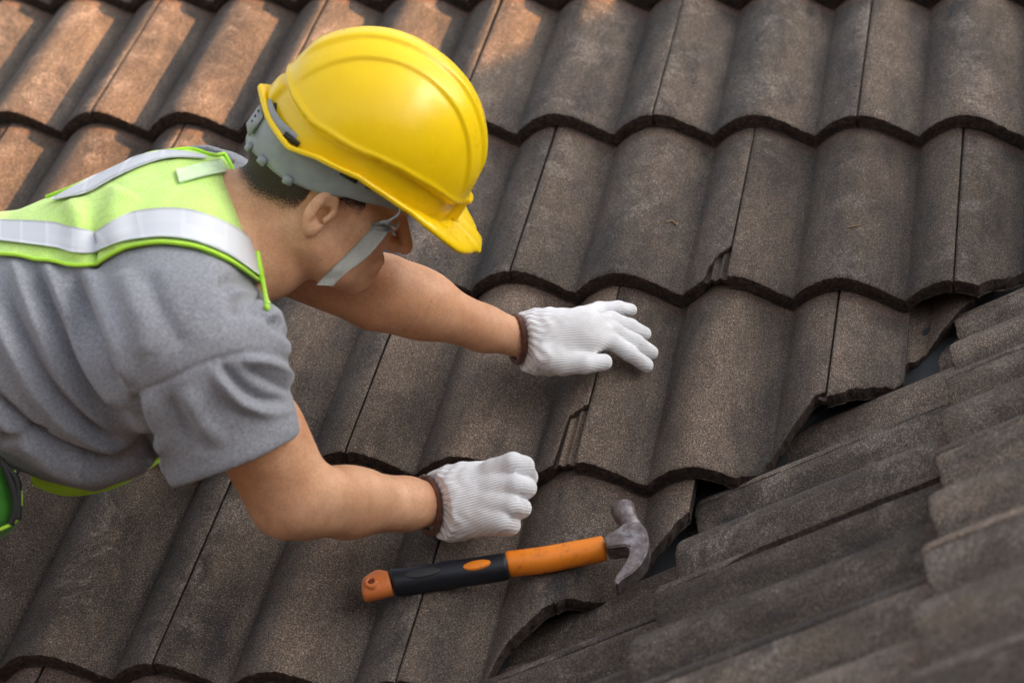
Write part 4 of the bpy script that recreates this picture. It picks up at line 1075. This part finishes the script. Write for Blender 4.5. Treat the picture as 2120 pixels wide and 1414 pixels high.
gr_, grv = glove('glove', rf, rp, (cw2, cn2), K(880, 1130, 2.5) + np.array((0, 0, -.07)), K(1125, 915, 2.5) + np.array((0, 0, .10)), nrm(K(1030, 1020, 2.48) - cw2), .003)
tag(gr_, 'right glove closed in a loose fist')
cuff_trim(gr_, cw2 - cn2 * .005, cn2, .0335, .0335, .0043)

# ================================================================== hammer
def hammer():
    hb = on_plane(1000, 1180, NA, .0)
    root = empty('claw_hammer', hb, 'claw hammer with orange and black rubber handle and scratched steel head lying on the tiles', 'hammer')
    def outl(pts, h): return np.array([[*A_uv(x, y, h)] for x, y in pts])
    def bar(name, pts_top, pts_bot, h0, h1, mat, n=40, parent=root, rnd=.35, sec=14):
        """handle: between two outlines (front/back edges seen from above), thickness h0..h1"""
        T_ = smooth_poly(pts_top, n * 1); B_ = smooth_poly(pts_bot, n * 1); k = np.linspace(0, 1, n)
        T_ = np.stack([np.interp(k, np.linspace(0, 1, len(T_)), T_[:, q]) for q in (0, 1)], -1); B_ = np.stack([np.interp(k, np.linspace(0, 1, len(B_)), B_[:, q]) for q in (0, 1)], -1)
        hm = (h0 + h1) / 2; V = []
        for i in range(n):
            a = A_uv(*T_[i], hm); b = A_uv(*B_[i], hm); c = (a + b) / 2; w = (a - b) / 2; e = math.sin(math.acos(max(-1, min(1, 0))))
            endk = 1 - .18 * max(0, 1 - min(i, n - 1 - i) / 1.5)
            for q in range(sec):
                t = 2 * PI * q / sec; cx, cz = math.cos(t), math.sin(t); p = 2.6
                rr = (abs(cx) ** p + abs(cz) ** p) ** (-1 / p); cx *= rr * endk; cz *= rr * endk
                uv_ = c + w * cx; hh = hm + (h1 - h0) / 2 * cz
                V.append(UA * uv_[0] + VA * uv_[1] + NA * hh - hb)
        F = [(i * sec + q, i * sec + (q + 1) % sec, (i + 1) * sec + (q + 1) % sec, (i + 1) * sec + q) for i in range(n - 1) for q in range(sec)] + [tuple(range(sec))[::-1], tuple((n - 1) * sec + q for q in range(sec))]
        me = mesh_np(name, V, F, mat); fix_normals(me); return link(name, me, parent)
    h0, h1 = -.015, .016
    # outlines are those of the middle of the handle's thickness
    bar('shaft', [(1045, 1150), (1120, 1140), (1190, 1128), (1250, 1117)], [(1050, 1186), (1120, 1180), (1190, 1166), (1257, 1152)], h0, h1, M_ORANGE)
    g_ = bar('grip', [(806, 1186), (830, 1184), (850, 1183), (880, 1177), (905, 1175), (915, 1170), (940, 1168), (1000, 1160), (1054, 1151)], [(818, 1226), (860, 1221), (920, 1211), (1000, 1201), (1054, 1191)], h0 - .001, h1 + .001, M_GRIP, 60)
    bar('handle_end', [(753, 1206), (764, 1194), (784, 1184), (808, 1189)], [(752, 1241), (775, 1237), (800, 1231), (814, 1227)], h0 + .002, h1 - .002, M_ORANGE2, 20)
    def disc(name, c, ru, rv, rot, z0, z1, mat, n=28, hole=0, parent=root):
        cc = A_uv(*c, z1); e1 = A_uv(c[0] + rot[0], c[1] + rot[1], z1) - cc; e1 /= np.linalg.norm(e1); e2 = np.array([-e1[1], e1[0]]); V = []
        for (k, z) in ((1, z0), (1, z1 - .0004), (.93, z1), (hole if hole else .001, z1)) + (((hole * .95, z1 - .0025),) if hole else ()):
            for q in range(n):
                t = 2 * PI * q / n; p = cc + e1 * ru * k * math.cos(t) + e2 * rv * k * math.sin(t); V.append(UA * p[0] + VA * p[1] + NA * z - hb)
        m = len(V) // n; F = [(i * n + q, i * n + (q + 1) % n, (i + 1) * n + (q + 1) % n, (i + 1) * n + q) for i in range(m - 1) for q in range(n)] + [tuple((m - 1) * n + q for q in range(n))]
        me = mesh_np(name, V, F, mat); fix_normals(me); return link(name, me, parent)
    z = h1 + .001
    disc('grip_inlay', (987, 1167), .0165, .0062, (50, -9), z - .004, z + .0012, M_ORANGE, parent=root)
    disc('grip_panel', (875, 1184), .021, .0062, (50, -8), z - .004, z + .0008, plain('grip_badge', (.03, .03, .032), .6, 0, .2, 400))
    disc('hanging_hole', (768, 1202), .0078, .0088, (50, -9), z - .006, z + .0008, M_ORANGE2, hole=.55)
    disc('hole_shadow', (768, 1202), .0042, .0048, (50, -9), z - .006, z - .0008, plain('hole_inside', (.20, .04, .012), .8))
    # head: outline in the roof plane with thickness, chamfered
    def prism(name, pts, z0, z1, mat, bev=.0025):
        bm = bmesh.new(); zs = (z0 + z1) / 2; vs = []
        for x, y in pts:
            p = A_uv(x, y, z1); vs.append(bm.verts.new(Vector((UA * p[0] + VA * p[1] + NA * z1 - hb).tolist())))
        f = bm.faces.new(vs); r = bmesh.ops.extrude_face_region(bm, geom=[f]); nv = [q for q in r['geom'] if isinstance(q, bmesh.types.BMVert)]
        bmesh.ops.translate(bm, verts=nv, vec=Vector((NA * (z0 - z1)).tolist())); bmesh.ops.recalc_face_normals(bm, faces=bm.faces)
        es = [e for e in bm.edges]; bmesh.ops.bevel(bm, geom=es, offset=bev, segments=3, affect='EDGES', clamp_overlap=True)
        me = bpy.data.meshes.new(name); bm.to_mesh(me); bm.free(); me.materials.append(mat)
        for p in me.polygons: p.use_smooth = False
        return link(name, me, root)
    # cheek and claw
    claw = [(1249, 1112), (1262, 1102), (1280, 1093), (1288, 1083), (1300, 1081), (1318, 1078), (1331, 1084), (1340, 1098), (1344, 1118), (1342, 1138), (1334, 1156), (1322, 1172), (1306, 1186), (1290, 1196), (1276, 1208), (1271, 1204), (1276, 1190), (1287, 1174), (1298, 1158), (1304, 1142), (1303, 1131), (1292, 1128), (1258, 1133)]
    hd = prism('claw_head', claw, -.001, .024, M_STEEL, .0018)
    # second prong, lower
    claw2 = [(1340, 1122), (1345, 1140), (1340, 1168), (1326, 1188), (1304, 1203), (1284, 1216), (1274, 1219), (1280, 1207), (1296, 1194), (1312, 1178), (1326, 1158)]
    # poll: round neck and striking face
    def cyl(name, a, b, ra, rb, mat, n=28, extra=()):
        ca = np.array([*A_uv(*a[:2], a[2]), a[2]]); cb = np.array([*A_uv(*b[:2], b[2]), b[2]]); ax_ = nrm(cb - ca); e1 = nrm(np.cross(ax_, (0, 0, 1.))); e2 = np.cross(ax_, e1); V = []
        L = np.linalg.norm(cb - ca)
        for t, r in ((0, ra * .9), (.04, ra), (.42, ra * 1.0), (.5, ra * 1.0), (.62, rb * .98), (.95, rb), (1, rb * .9)) if not extra else extra:
            c = ca + (cb - ca) * t
            for q in range(n):
                g2 = 2 * PI * q / n; p = c + (e1 * math.cos(g2) + e2 * math.sin(g2)) * r; V.append(UA * p[0] + VA * p[1] + NA * p[2] - hb)
        m = len(V) // n; F = [(i * n + q, i * n + (q + 1) % n, (i + 1) * n + (q + 1) % n, (i + 1) * n + q) for i in range(m - 1) for q in range(n)] + [tuple(range(n))[::-1], tuple((m - 1) * n + q for q in range(n))]
        me = mesh_np(name, V, F, mat); fix_normals(me); return link(name, me, root)
    cyl('striking_poll', (1312, 1100, .011), (1287, 1050, .011), .0125, .0150, M_STEEL)
    prism('claw_prong', claw2, -.016, -.003, M_STEEL, .0018)
hammer()
# small dry litter on the tiles
for (pts, lab) in ((([(1376, 440), (1384, 434), (1391, 432), (1396, 436), (1399, 431)]), 'tiny curled dark twig lying on the tile right of the hard hat'), (([(1758, 470), (1766, 467), (1774, 465), (1780, 462)]), 'tiny pale dry leaf stalk lying on a tile near the right edge')):
    P_ = []
    for x, y in pts:
        uvp = A_uv(x, y, -.006); vv = uvp[1] + EXPO; vl = (vv % EXPO); P_.append(UA * uvp[0] + VA * uvp[1] + NA * (float(prof(uvp[0])) + TILT * (1 - vl / EXPO) - TILT + .0025))
    Vt, Ft = tube_pts(smooth_poly(P_, 16), .0013, 6); b0 = Vt.mean(0)
    o = link('dry_twig', mesh_np('dry_twig', Vt - b0, Ft, M_LEAF)); o.location = b0.tolist(); tag(o, lab, 'twig')
